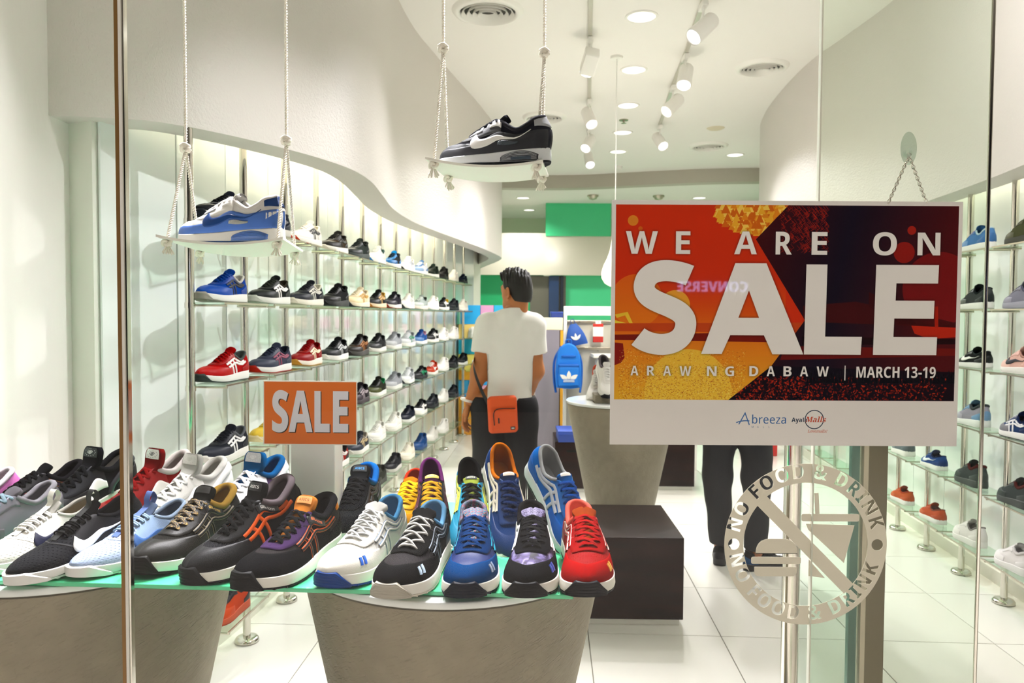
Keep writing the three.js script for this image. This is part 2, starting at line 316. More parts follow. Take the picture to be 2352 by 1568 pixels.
// strip lamps in the coves behind both bulkheads
function cove(x0, z0, x1, z1, y, tiltDir, label) {
  const a = V(x0, y, z0), b = V(x1, y, z1), d = a.distanceTo(b), mid = a.clone().add(b).multiplyScalar(0.5);
  const t = thing('cove_lamp', label, 'strip light', null, mid.toArray(), Math.atan2(b.x - a.x, b.z - a.z));
  mesh('housing', rbox(0.07, 0.03, d, 0.005, 0, 0.02, 0), M.lampWhite, t);
  mesh('tube', rbox(0.05, 0.006, d - 0.02, 0.002, 0, 0.001, 0), glowMat('#fff3d2', 2), t);
  const l = new THREE.RectAreaLight(new THREE.Color(1, 0.93, 0.74), COVE_I, 0.05, d - 0.02); l.name = 'cove_glow'; l.position.copy(mid).add(V(0, -0.006, 0)); scene.add(l);
  l.rotation.set(-Math.PI / 2, 0, -Math.atan2(b.x - a.x, b.z - a.z) * 1, 'YXZ'); l.rotation.order = 'YXZ'; l.rotation.set(-Math.PI / 2, Math.atan2(b.x - a.x, b.z - a.z), 0);
}
cove(-1.25, -2.95, -1.06, -4.6, 2.6, 1, 'strip lamp hidden behind the left bulkhead, nearest the front');
cove(-1.04, -4.7, -0.92, -6.3, 2.6, 1, 'strip lamp hidden behind the middle of the left bulkhead');
cove(-0.9, -6.4, -0.66, -8.0, 2.6, 1, 'strip lamp hidden behind the far end of the left bulkhead');
cove(2.4, -2.6, 2.65, -4.3, 2.6, -1, 'strip lamp hidden behind the near end of the right bulkhead');
cove(2.65, -4.4, 2.75, -6.0, 2.6, -1, 'strip lamp hidden behind the far end of the right bulkhead');
// the mall outside: lamps over the corridor
for (const [x, z, l] of [[-2, 1.4, 'left'], [0.4, 1.4, 'middle'], [2.8, 1.4, 'right']]) {
  const t = thing('mall_ceiling_lamp', l + ' square lamp in the mall ceiling outside the shop front', 'ceiling light', null, [x, 4.5, z]);
  mesh('frame', rbox(1.3, 0.04, 1.3, 0.01, 0, 0.01, 0), M.lampWhite, t); mesh('diffuser', box(1.2, 0.01, 1.2, 0, -0.013, 0), glowMat('#fff8ea', 1.5), t);
  const r = new THREE.RectAreaLight(NEUTRAL, MALL_I, 1.2, 1.2); r.name = 'mall_glow'; r.position.set(x, 4.475, z); r.rotation.x = -Math.PI / 2; scene.add(r);
}
// ================================================================ shoes
// surface patterns, uv in metres on the upper
const TX = {
  mesh: dataTex(32, (u, v) => 0.5 + 0.5 * Math.sin(u * 2 * Math.PI) * Math.sin(v * 2 * Math.PI), [420, 420]),
  rib: dataTex(16, (u, v) => 0.5 + 0.5 * Math.sin((u + v) * 2 * Math.PI), [300, 300]),
  suede: (() => { const a = tileNoise(11, 64), b = tileNoise(12, 30); return dataTex(128, (u, v) => 0.6 * a(u, v) + 0.4 * b(u, v), [16, 16]); })(),
  leather: (() => { const a = tileNoise(13, 40); return dataTex(128, (u, v) => a(u, v), [18, 18]); })(),
  perf: dataTex(64, (u, v) => { const d = Math.hypot(((u * 2 + (v > 0.5 ? 0.5 : 0)) % 1) - 0.5, ((v * 2) % 1) - 0.5); return smooth(0.12, 0.26, d); }, [60, 60]),
  dots: dataTex(32, (u, v) => smooth(0.2, 0.34, Math.hypot(u - 0.5, v - 0.5)), [200, 200]),
  weave: dataTex(16, (u, v) => ((u * 2 | 0) + (v * 2 | 0)) % 2 ? 0.85 : 0.2, [220, 220]),
};
function galaxy(seed, stops) {
  const a = tileNoise(seed, 4), b = tileNoise(seed + 1, 9), c = tileNoise(seed + 2, 22), r = rng(seed), cols = stops.map((s) => new THREE.Color(s).getHex().toString(16).padStart(6, '0')).map((h) => [0, 2, 4].map((i) => parseInt(h.slice(i, i + 2), 16) / 255));
  const stars = new Set(); for (let i = 0; i < 160; i++) stars.add(Math.floor(r() * 128) * 128 + Math.floor(r() * 128));
  return dataTex(128, (u, v) => { if (stars.has(Math.floor(v * 128) * 128 + Math.floor(u * 128))) return [0.9, 0.9, 1]; const t = clamp(0.5 + (0.55 * a(u, v) + 0.3 * b(u, v) + 0.15 * c(u, v) - 0.5) * 1.9) * (cols.length - 1.001), i = Math.floor(t), f = t - i; return [0, 1, 2].map((k) => lerp(cols[i][k], cols[i + 1][k], f)); }, [8, 8], true);
}
// what the eye reads off a lit shoe is brighter than the dye: dark dyes most of all
const tone = (c) => { const k = new THREE.Color(c), l = 0.3 * k.r + 0.55 * k.g + 0.15 * k.b, f = lerp(0.4, 0.87, smooth(0.12, 0.8, l)), v = [k.r, k.g, k.b].map((q) => clamp(l + (q - l) * 1.15) * f); return '#' + k.setRGB(...v).getHexString(); };
const FAB = {
  mesh: (c) => mat(tone(c), 0.75, { specularIntensity: 0.1, bumpMap: TX.mesh, bumpScale: 0.0005 }), rib: (c) => mat(tone(c), 0.6, { specularIntensity: 0.1, bumpMap: TX.rib, bumpScale: 0.0005 }), suede: (c) => mat(tone(c), 0.9, { bumpMap: TX.suede, bumpScale: 0.00018, specularIntensity: 0.06 }),
  leather: (c) => mat(tone(c), 0.42, { specularIntensity: 0.35, bumpMap: TX.leather, bumpScale: 0.00012 }), smooth: (c) => mat(tone(c), 0.45, { specularIntensity: 0.35 }), knit: (c) => mat(tone(c), 0.85, { specularIntensity: 0.1, bumpMap: TX.mesh, bumpScale: 0.0003 }), perf: (c) => mat(tone(c), 0.6, { specularIntensity: 0.1, bumpMap: TX.perf, bumpScale: 0.0012 }),
  dots: (c) => mat(tone(c), 0.55, { specularIntensity: 0.1, bumpMap: TX.dots, bumpScale: 0.0006 }), rubber: (c) => mat(tone(c), 0.5, { specularIntensity: 0.25 }), foam: (c) => mat(tone(c), 0.62), lace: (c) => mat(tone(c), 0.85, { specularIntensity: 0.1, bumpMap: TX.weave, bumpScale: 0.0003 }),
};
const fab = (spec, kind = 'leather') => { if (spec && spec.isMaterial) return spec; const [k, c] = spec.includes(':') ? spec.split(':') : [kind, spec]; return FAB[k](c); };

// last and sole of one kind of shoe; s runs from heel 0 to toe 1, h from feather line 0 to top line 1, side is -1 or 1
function shoeShape(o = {}) {
  const L = o.length ?? 0.285, W = o.width ?? 1, Hs = o.height ?? 1, sole = o.sole ?? 1, wedge = o.wedge ?? 0, spring = o.spring ?? 1;
  const w = keyed(o.wKeys ?? [[0, 0.034], [0.12, 0.0348], [0.3, 0.0362], [0.45, 0.0395], [0.58, 0.0462], [0.7, 0.0508], [0.8, 0.052], [0.9, 0.0505], [1, 0.048]]);
  const up = keyed(o.upKeys ?? [[0, 0.062], [0.1, 0.06], [0.18, 0.05], [0.27, 0.043], [0.36, 0.055], [0.43, 0.068], [0.52, 0.063], [0.6, 0.054], [0.7, 0.044], [0.78, 0.037], [0.86, 0.0325], [0.94, 0.0285], [1, 0.025]]);
  const thick = keyed([[0, 0.033 + wedge], [0.3, 0.0305 + wedge * 0.6], [0.55, 0.026], [0.8, 0.0225], [1, 0.021]]);
  const ridge = keyed(o.ridgeKeys ?? [[0, 0.022], [0.08, 0.024], [0.2, 0.0275], [0.3, 0.028], [0.37, 0.025], [0.43, 0.0165], [0.55, 0.0145], [0.64, 0.012], [0.7, 0.003], [0.71, 0], [1, 0]]);
  const dome = keyed([[0, 0], [0.33, 0.02], [0.45, 0.35], [0.6, 0.55], [0.72, 0.9], [0.78, 1], [1, 1]]);
  const heelEnd = (s) => (s < 0.13 ? Math.sqrt(Math.max(0, 1 - ((0.13 - s) / 0.13) ** 2)) : 1);
  const point = o.point ?? 2.3;
  const toeEnd = (s) => (s > 0.7 ? Math.sqrt(Math.max(0, 1 - ((s - 0.7) / 0.3) ** point)) : 1);
  const m = o.mirror ?? 1;
  const cx = (s) => m * (0.006 * Math.sin(Math.PI * clamp(s * 0.9)) - 0.012 * smooth(0.55, 1, s));
  const hw = (s) => W * w(s) * heelEnd(s) * toeEnd(s);
  const yb = (s) => 0.013 * spring * clamp((s - 0.68) / 0.32) ** 2 + 0.005 * clamp((0.12 - s) / 0.12) ** 2;
  const yf = (s) => thick(s) * sole + yb(s) * 0.9;
  const tall = (s) => Hs * up(s) * (s > 0.84 ? Math.sqrt(Math.max(0.2, 1 - 0.8 * ((s - 0.84) / 0.16) ** 2)) : 1);
  const wr = (s) => ridge(s) * W * Math.min(1, heelEnd(s) * 1.0);
  const yr = (s) => yf(s) + tall(s);
  function P(s, h, side) {
    const F = hw(s) * 0.95, f = yf(s), r = yr(s), t = r - f, q = Math.min(wr(s), F * 0.9), d = dome(s);
    const a = (1 - h) ** 3, b = 3 * h * (1 - h) ** 2, c = 3 * h * h * (1 - h), e = h ** 3;
    const x = a * F + b * (F * 1.04) + c * lerp(q + 0.35 * (F - q), q + 0.74 * (F - q), d) + e * q;
    const y = a * f + b * (f + t * lerp(0.42, 0.5, d)) + c * (r - t * lerp(0.3, 0.0, d)) + e * r;
    const lean = s < 0.22 ? (1 - s / 0.22) ** 2 * (0.013 * h * h - 0.006 * Math.sin(Math.PI * clamp(h * 1.1))) : 0;
    return V(side * x + cx(s), y, s * L + lean);
  }
  function N(s, h, side) {
    const e = 0.004, s0 = clamp(s - e), s1 = clamp(s + e), h0 = clamp(h - e), h1 = clamp(h + e);
    const n = P(s1, h, side).sub(P(s0, h, side)).cross(P(s, h1, side).sub(P(s, h0, side))).multiplyScalar(-side);
    return n.lengthSq() < 1e-18 ? V(0, 0.3, s > 0.5 ? 1 : -1).normalize() : n.normalize();
  }
  const sole_ = (th, k, out = 0, y0 = 0, y1 = 1) => { // point on the sole wall; th runs round the outline from the heel
    const s = (1 - Math.cos(th)) / 2, side = th <= Math.PI ? 1 : -1, x = hw(s), c = s < 0.5 ? -1 : 1, e = Math.max(0, Math.abs(2 * s - 1) - 0.75) / 0.25;
    return [side * (x + out * Math.min(1, x / 0.02)) + cx(s), lerp(yb(s) + y0, yf(s) + y1, k), s * L + c * out * e];
  };
  return { L, W, hw, cx, yb, yf, yr, wr, P, N, sole: sole_, o };
}
// patch of the upper: f(q in -1..1, r in 0..1) -> [s, h, side], lifted off the surface, with folded-in borders
function patch(S, f, nq, nr, off = 0.0013, lo = -0.0007) {
  const g = grid(nq + 2, nr + 2, (u, v, i, j) => {
    const q = clamp((i - 1) / nq) * 2 - 1, r = clamp((j - 1) / nr), [s, h, side] = f(q, r), edge = i === 0 || j === 0 || i === nq + 2 || j === nr + 2;
    const p = S.P(clamp(s), clamp(h), side).addScaledVector(S.N(clamp(s), clamp(h), side), edge ? lo : off);
    return [p.x, p.y, p.z];
  });
  // uv in metres
  const uv = g.attributes.uv, n2 = nr + 3; for (let i = 0; i < nq + 3; i++) for (let j = 0; j < n2; j++) { const q = clamp((i - 1) / nq) * 2 - 1, r = clamp((j - 1) / nr), [s, h, side] = f(q, r); uv.setXY(i * n2 + j, s * S.L, h * 0.09 * side); }
  return g;
}
const sg = (q) => (q < 0 ? -1 : 1);
function band(S, side, s0, s1, lo, hi, ns = 14, nh = 6, off) { return patch(S, (q, r) => { const s = lerp(s0, s1, (q + 1) / 2); return [s, lerp(lo(s), hi(s), r), side]; }, ns, nh, off); }
const ribbonPts = (pts, n) => { const c = new THREE.CatmullRomCurve3(pts.map((p) => V(p[0], p[1], 0)), false, 'centripetal'); return Array.from({ length: n + 1 }, (_, i) => c.getPoint(i / n)); };
function ribbon(S, side, pts, width, n = 12, off = 0.002) {
  const p = ribbonPts(pts, n), C = p.map((q) => S.P(clamp(q.x), clamp(q.y), side)), Nn = p.map((q) => S.N(clamp(q.x), clamp(q.y), side));
  return grid(n, 3, (u, v, i, j) => {
    const T = C[Math.min(n, i + 1)].clone().sub(C[Math.max(0, i - 1)]).normalize(), B = Nn[i].clone().cross(T).normalize();
    const w = (typeof width === 'function' ? width(u) : width) / 2, a = [-1, -0.88, 0.88, 1][j] * w, e = j === 0 || j === 3 ? -0.0008 : off;
    const q = C[i].clone().addScaledVector(B, a).addScaledVector(Nn[i], e); return [q.x, q.y, q.z];
  });
}
function between(S, side, low, high, n = 18, m = 4, off = 0.0022) { const a = ribbonPts(low, n), b = ribbonPts(high, n); return patch(S, (q, r) => { const k = clamp((q + 1) / 2) * n, i = Math.min(n - 1, Math.floor(k)), f = k - i; const s0 = lerp(a[i].x, a[i + 1].x, f), h0 = lerp(a[i].y, a[i + 1].y, f), s1 = lerp(b[i].x, b[i + 1].x, f), h1 = lerp(b[i].y, b[i + 1].y, f); return [lerp(s0, s1, r), lerp(h0, h1, r), side]; }, n, m, off); }

const SHAPE_PARTS = {
  upper(S, q) {
    const nu = q > 1 ? 44 : 20, nv = q > 1 ? 12 : 7, list = [];
    for (const side of [-1, 1]) {
      const pos = [], nor = [], uv = [], idx = [];
      for (let i = 0; i <= nu; i++) for (let j = 0; j <= nv; j++) { const s = (1 - Math.cos(Math.PI * i / nu)) / 2, h = j / nv, p = S.P(s, h, side), n = S.N(s, h, side); pos.push(p.x, p.y, p.z); nor.push(n.x, n.y, n.z); uv.push(s * S.L, h * 0.09 * side); }
      for (let i = 0; i < nu; i++) for (let j = 0; j < nv; j++) { const a = i * (nv + 1) + j, b = a + nv + 1; side > 0 ? idx.push(a, a + 1, b, b, a + 1, b + 1) : idx.push(a, b, a + 1, b, b + 1, a + 1); }
      const g = new THREE.BufferGeometry(); g.setAttribute('position', new THREE.Float32BufferAttribute(pos, 3)); g.setAttribute('normal', new THREE.Float32BufferAttribute(nor, 3)); g.setAttribute('uv', new THREE.Float32BufferAttribute(uv, 2)); g.setIndex(idx); list.push(g);
    }
    return merged(list);
  },
  toe_cap(S, q, o = {}) {
    const s0 = o.s0 ?? 0.56, sc = o.sc ?? 0.885, h1 = o.h1 ?? 0.26, n = q > 1 ? 44 : 18;
    return patch(S, (p, r) => { const a = Math.abs(p), d = sg(p), so = 1 - (1 - s0) * a ** 1.7, si = sc - (sc - s0) * a ** (o.pow ?? 1.6), vi = 1 - h1, k = 1 + 2.5 * (1 - a) ** 2, v = lerp(1, vi * a ** (o.vp ?? 0.75), 1 - (1 - r) ** (1 + 2.2 * (1 - a) ** 2)), s = lerp(so, si, r ** k); return [s, 1 - v, d]; }, n, q > 1 ? 8 : 4, o.off ?? 0.0014);
  },
  eyestay(S, q, o = {}) {
    const top = o.top ?? 0.4, base = 0.705, front = o.front ?? 0.775, wide = o.wide ?? 0.34, n = q > 1 ? 44 : 18;
    return patch(S, (p, r) => { const a = Math.abs(p), d = sg(p), si = base - (base - top) * a, so = front - (front - top + (o.back ?? 0)) * a ** (o.pow ?? 2), vo = wide * (1 - (1 - a) ** (o.vp ?? 4)), v = lerp(0, vo, r); return [lerp(si, so, r), 1 - v, d]; }, n, q > 1 ? 5 : 3, o.off ?? 0.0024);
  },
  heel_counter(S, q, o = {}) { const s1 = o.s1 ?? 0.26, hi = o.hi ?? 0.6, lo = o.lo ?? 0; return patch(S, (p, r) => { const a = Math.abs(p); return [s1 * a ** 1.7, lerp(lo, hi - (o.drop ?? 0.3) * a, r), sg(p)]; }, q > 1 ? 22 : 10, q > 1 ? 6 : 3, o.off ?? 0.0016); },
  heel_tab(S, q) { return patch(S, (p, r) => [0.11 * Math.abs(p) ** 1.7, lerp(0.62 + 0.12 * Math.abs(p), 1, r), sg(p)], 14, 5, 0.003); },
  collar(S, q) {
    const n = q > 1 ? 22 : 10, pts = [], top = 0.405;
    for (let i = -n; i <= n; i++) { const a = Math.abs(i) / n, p = S.P(top * a ** 1.5, 1, i < 0 ? -1 : 1); if (i !== 0 || true) pts.push(V(p.x * 0.94, p.y - 0.001, p.z + (1 - a) ** 3 * 0.003)); }
    return new THREE.TubeGeometry(new THREE.CatmullRomCurve3(pts, false, 'centripetal'), q > 1 ? 60 : 24, S.o.lip ?? 0.0052, q > 1 ? 9 : 6);
  },
  lining(S, q) {
    const n = q > 1 ? 36 : 16, top = 0.42, floor = 0.042 * (S.o.sole ?? 1);
    const walls = grid(n, 3, (u, v) => { const a = Math.abs(u * 2 - 1), s = top * a ** 1.5, p = S.P(s, 1, u < 0.5 ? -1 : 1), x = lerp(p.x * 0.86, (u < 0.5 ? -1 : 1) * S.hw(s) * 0.74, v); return [x, lerp(p.y, floor, v), p.z + lerp(0.006, 0.01, v) * (1 - a)]; });
    const foot = grid(12, 2, (u, v) => { const s = lerp(0.02, 0.62, u); return [(v * 2 - 1) * S.hw(s) * 0.8 + S.cx(s), floor, s * S.L]; });
    return merged([walls, foot]);
  },
  tongueFn(S, o = {}) {
    const ext = o.ext ?? 0.016, c = (s) => S.P(s, 1, 1), L = S.L, y = (s) => c(s).y;
    const P0 = [V(S.cx(0.73), y(0.73) - 0.006, 0.735 * L), V(S.cx(0.66), y(0.66) - 0.002, 0.66 * L), V(S.cx(0.55), y(0.55) - 0.0005, 0.55 * L), V(S.cx(0.47), y(0.47) + 0.002, 0.47 * L), V(S.cx(0.42), y(0.43) + 0.007, 0.42 * L), V(S.cx(0.4), y(0.43) + 0.009 + ext * 0.5, (0.4 - (o.back ?? 0.012)) * L), V(S.cx(0.38), y(0.43) + 0.009 + ext, (0.385 - (o.back ?? 0.012) * 1.8) * L)];
    const curve = new THREE.CatmullRomCurve3(P0, false, 'centripetal'), wid = keyed([[0, 0.008], [0.3, 0.0145], [0.6, Math.max(0.0165, (o.wide ?? 0.022) * 0.78)], [0.74, o.wide ?? 0.022], [1, (o.wide ?? 0.022) * 0.98]]);
    return (t, a, lift = 0) => { // a in -1..1 across
      const p = curve.getPoint(t), d = curve.getTangent(t), n = V(0, -d.z, d.y).normalize(); if (n.y < 0 && t < 0.8) n.negate(); if (t >= 0.8 && n.z < -0.2) n.negate();
      const end = t > 0.8 ? (1 - 0.3 * ((t - 0.8) / 0.2) ** 4) : 1, w = wid(t) * end;
      const split = o.split ? -0.0035 * Math.exp(-(((a * w) / 0.0022) ** 2)) * smooth(0.45, 0.8, t) : 0;
      return p.clone().add(V(a * w, 0, 0)).addScaledVector(n, lift - (o.crown ?? 0.006) * a * a + split);
    };
  },
  tongue(S, q, o = {}) {
    const f = SHAPE_PARTS.tongueFn(S, o), nt = q > 1 ? 26 : 12, na = q > 1 ? 10 : 4, th = o.thick ?? 0.007;
    return grid(nt, na * 2 + 2, (u, v, i, j) => { const lower = j > na + 0.5, k = lower ? (na * 2 + 1 - j) / na : j / na, a = j === na * 2 + 2 ? -1 : clamp(k) * 2 - 1; const p = f(u, a, lower && j !== na * 2 + 2 ? -th : 0); return [p.x, p.y, p.z]; });
  },
  laces(S, q, o = {}) {
    const rows = o.rows ?? 6, list = [], f = SHAPE_PARTS.tongueFn(S, o.tongue ?? {}), wide = o.w ?? 0.0078, thick = o.t ?? 0.0026, s0 = o.s0 ?? 0.445, s1 = o.s1 ?? 0.69, hh = o.h ?? 0.9;
    const seg = q > 1 ? 14 : 6, rad = q > 1 ? 8 : 5;
    const strip = (a, b, lift, twist = 0) => { // a, b: [s, side]
      const e = [a, b].map(([s, d]) => S.P(s, hh, d).addScaledVector(S.N(s, hh, d), 0.0035)), sink = [a, b].map(([s, d]) => S.P(s, hh - 0.05, d).addScaledVector(S.N(s, hh, d), -0.001));
      const mid = e[0].clone().add(e[1]).multiplyScalar(0.5); const top = Math.max(mid.y, S.P((a[0] + b[0]) / 2, 1, 1).y + 0.004); mid.y = top + lift;
      const c = new THREE.CatmullRomCurve3([sink[0], e[0], e[0].clone().lerp(mid, 0.55).add(V(0, 0.002, 0)), mid, e[1].clone().lerp(mid, 0.55).add(V(0, 0.002, 0)), e[1], sink[1]], false, 'centripetal');
      const up = S.N((a[0] + b[0]) / 2, 1, 1).lerp(V(0, 1, 0.25), 0.6).normalize();
      list.push(grid(seg, rad, (u, v) => { const p = c.getPoint(u), T = c.getTangent(u), B = up.clone().cross(T).normalize(), Nn = T.clone().cross(B).normalize(), th = v * 2 * Math.PI; const r = p.addScaledVector(B, Math.cos(th) * wide / 2).addScaledVector(Nn, Math.sin(th) * thick / 2); return [r.x, r.y, r.z]; }, (u, v) => [u * 0.05, v * 0.012]));
    };
    const at = (i) => lerp(s1, s0, i / (rows - 1));
    strip([at(0), -1], [at(0), 1], 0.001);
    if (o.parallel) { for (let i = 1; i < rows; i++) { strip([at(i), -1], [at(i), 1], 0.002); strip([at(i) + 0.012, -1], [at(i) + 0.012, 1], 0.0005); } }
    else for (let i = 0; i < rows - 1; i++) { strip([at(i), -1], [at(i + 1), 1], 0.0012); strip([at(i), 1], [at(i + 1), -1], 0.0042); }
    return merged(list);
  },
  midsole(S, q, o = {}) {
    const n = q > 1 ? 72 : 32, fl = o.flare ?? 0.0025, wave = o.wave ?? 0;
    const prof = [[0, -0.001 + fl * 0.6, 0.004], [0.25, fl, 0.004], [0.6, fl * 0.6, 0.004], [0.9, 0.0012, 0.0], [1, 0.0005, 0.0045], [1, -0.006, 0.0045]];
    const g = grid(n, prof.length - 1, (u, v, i, j) => { const p = prof[j], r = S.sole(u * 2 * Math.PI, p[0], p[1], 0.004, 0.0035); if (wave && j === 0) r[1] += wave * Math.abs(Math.sin(u * 52)); return r; }, (u, v) => [u * 0.7, v * 0.03]);
    return weldRows(g, n, prof.length - 1);
  },
  outsole(S, q, o = {}) {
    const n = q > 1 ? 72 : 32, fl = o.flare ?? 0.0025;
    const rows = 4, g = grid(n, rows, (u, v, i, j) => { const th = u * 2 * Math.PI, k = [[-0.002, 0], [fl * 0.5, 0.0012], [fl * 0.7, 0.0046], [-0.002, 0.005], [-0.03, 0.0005]][j === 0 ? 4 : j - 1]; const r = S.sole(th, 0, k[0], 0, 0); if (j === 0) { r[0] *= 0.05; } r[1] += k[1]; return r; });
    const tread = []; if (q > 1) for (let i = 0; i < 30; i++) { const th = (i + 0.5) / 30 * 2 * Math.PI, a = S.sole(th, 0, -0.003, 0, 0); tread.push(box(0.008, 0.004, 0.006, a[0], a[1] + 0.002, a[2])); }
    return merged([weldRows(g, n, rows), ...tread]);
  },
  toe_bumper(S, q, o = {}) {
    const n = q > 1 ? 36 : 12, m = q > 1 ? 20 : 6, half = o.half ?? 0.037, core = o.core ?? 0.017, ridges = o.ridges ?? 5, rise = o.rise ?? 0.008;
    // s reached where the outline is x wide
    const sOf = (x) => { let a = 0.7, b = 1; for (let i = 0; i < 26; i++) { const c = (a + b) / 2; S.hw(c) > x ? a = c : b = c; } return a; };
    return grid(n, m, (u, v) => {
      const x = (u * 2 - 1) * half, ax = Math.abs(x), s = sOf(ax), e = clamp(1 - (ax - core) / (half - core)), low = S.yb(s) + 0.0006, top = lerp(low + 0.005, S.yf(1) + rise, e), y = lerp(low, top, v);
      const th = Math.acos(1 - 2 * s), side = sg(x), w = S.sole(side > 0 ? th : 2 * Math.PI - th, 0, 0.003, 0, 0), edge = v > 0.99 || u < 0.004 || u > 0.996 ? -0.003 : 0.0022 + 0.0016 * (ridges ? Math.abs(((v * ridges) % 1) - 0.5) * 2 : 0.5);
      return [w[0] + side * edge * (1 - e) * 0.6, y, w[2] + edge * (0.4 + 0.6 * e) - Math.max(0, y - S.yf(s)) * 0.2];
    });
  },
  stripes(S, q, side, o = {}) {
    const w = o.w ?? 0.0085, n = q > 1 ? 14 : 7;
    return merged([ribbon(S, side, [[0.6, 0.78], [0.555, 0.55], [0.52, 0.3], [0.505, 0.04]], w, n), ribbon(S, side, [[0.52, 0.84], [0.475, 0.6], [0.44, 0.33], [0.425, 0.04]], w, n), ribbon(S, side, [[0.62, 0.4], [0.5, 0.4], [0.36, 0.52], [0.16, 0.62]], w * 0.95, n, 0.0026), ribbon(S, side, [[0.64, 0.58], [0.53, 0.6], [0.38, 0.7], [0.2, 0.76]], w * 0.95, n, 0.0026)]);
  },
  swoosh(S, q, side) { return between(S, side, [[0.615, 0.72], [0.655, 0.42], [0.62, 0.2], [0.52, 0.2], [0.36, 0.4], [0.14, 0.68]], [[0.612, 0.73], [0.592, 0.52], [0.56, 0.42], [0.5, 0.41], [0.36, 0.5], [0.14, 0.69]], q > 1 ? 24 : 10, 4, 0.0024); },
};
const shapeCache = new Map();
function shared(key, make) { if (!shapeCache.has(key)) shapeCache.set(key, make()); return shapeCache.get(key); }
const labelTex = (text, bg, fg, extra = {}) => shared('label' + text + bg + fg + (extra.round ?? ''), () => canvasTex(256, extra.round ? 256 : 128, (c, w, h) => {
  c.fillStyle = bg; c.fillRect(0, 0, w, h); c.fillStyle = fg; c.strokeStyle = fg; c.textAlign = 'center'; c.textBaseline = 'middle';
  if (extra.round) {
    c.lineWidth = 7; for (const k of [-0.5, 0, 0.5]) { c.beginPath(); c.ellipse(w / 2 + k * 40, h / 2, 16, 52, k * 0.5, 0, 7); c.stroke(); } c.beginPath(); c.ellipse(w / 2, h / 2, 54, 20, -0.3, 0, 7); c.stroke();
    c.font = 'bold 26px sans-serif'; const t = 'NIKE HUARACHE '; for (let i = 0; i < t.length; i++) { c.save(); c.translate(w / 2, h / 2); c.rotate(i / t.length * 2 * Math.PI - 1.2); c.fillText(t[i], 0, -98); c.restore(); }
  } else { c.font = 'bold ' + (extra.size ?? 66) + 'px sans-serif'; c.save(); c.translate(w / 2, h / 2); if (extra.slant) c.transform(1, 0, -0.2, 1, 0, 0); c.fillText(text, 0, 4); c.restore(); }
}));

// kinds of shoe
const FORM = {
  lite: { key: 'lite' },                                                            // low split tongue runner
  runner: { key: 'runner', height: 1.08, wedge: 0.004, lip: 0.0065 },                 // bulkier runner
  slim: { key: 'slim', width: 0.93, sole: 0.86, height: 0.98, spring: 0.8, lip: 0.0045, point: 2.1, ridgeKeys: [[0, 0.02], [0.08, 0.023], [0.2, 0.0285], [0.3, 0.03], [0.38, 0.0265], [0.43, 0.0155], [0.55, 0.0125], [0.64, 0.011], [0.7, 0.003], [0.71, 0], [1, 0]] },
  bootie: { key: 'bootie', length: 0.29, width: 1.02, height: 1.05, wedge: 0.004, lip: 0.008, upKeys: [[0, 0.07], [0.1, 0.068], [0.18, 0.06], [0.27, 0.053], [0.36, 0.062], [0.43, 0.076], [0.52, 0.067], [0.6, 0.056], [0.7, 0.045], [0.78, 0.038], [0.86, 0.0335], [0.94, 0.029], [1, 0.026]] },
  slip: { key: 'slip', width: 0.96, sole: 0.82, height: 0.9, spring: 0.7, lip: 0.0045, point: 1.9, upKeys: [[0, 0.066], [0.1, 0.064], [0.18, 0.057], [0.27, 0.052], [0.36, 0.06], [0.43, 0.072], [0.52, 0.066], [0.6, 0.057], [0.7, 0.046], [0.78, 0.038], [0.86, 0.032], [0.94, 0.026], [1, 0.022]] },
  air: { key: 'air', length: 0.295, wedge: 0.006, sole: 0.84, height: 1.3, spring: 0.7, lip: 0.006 },
};
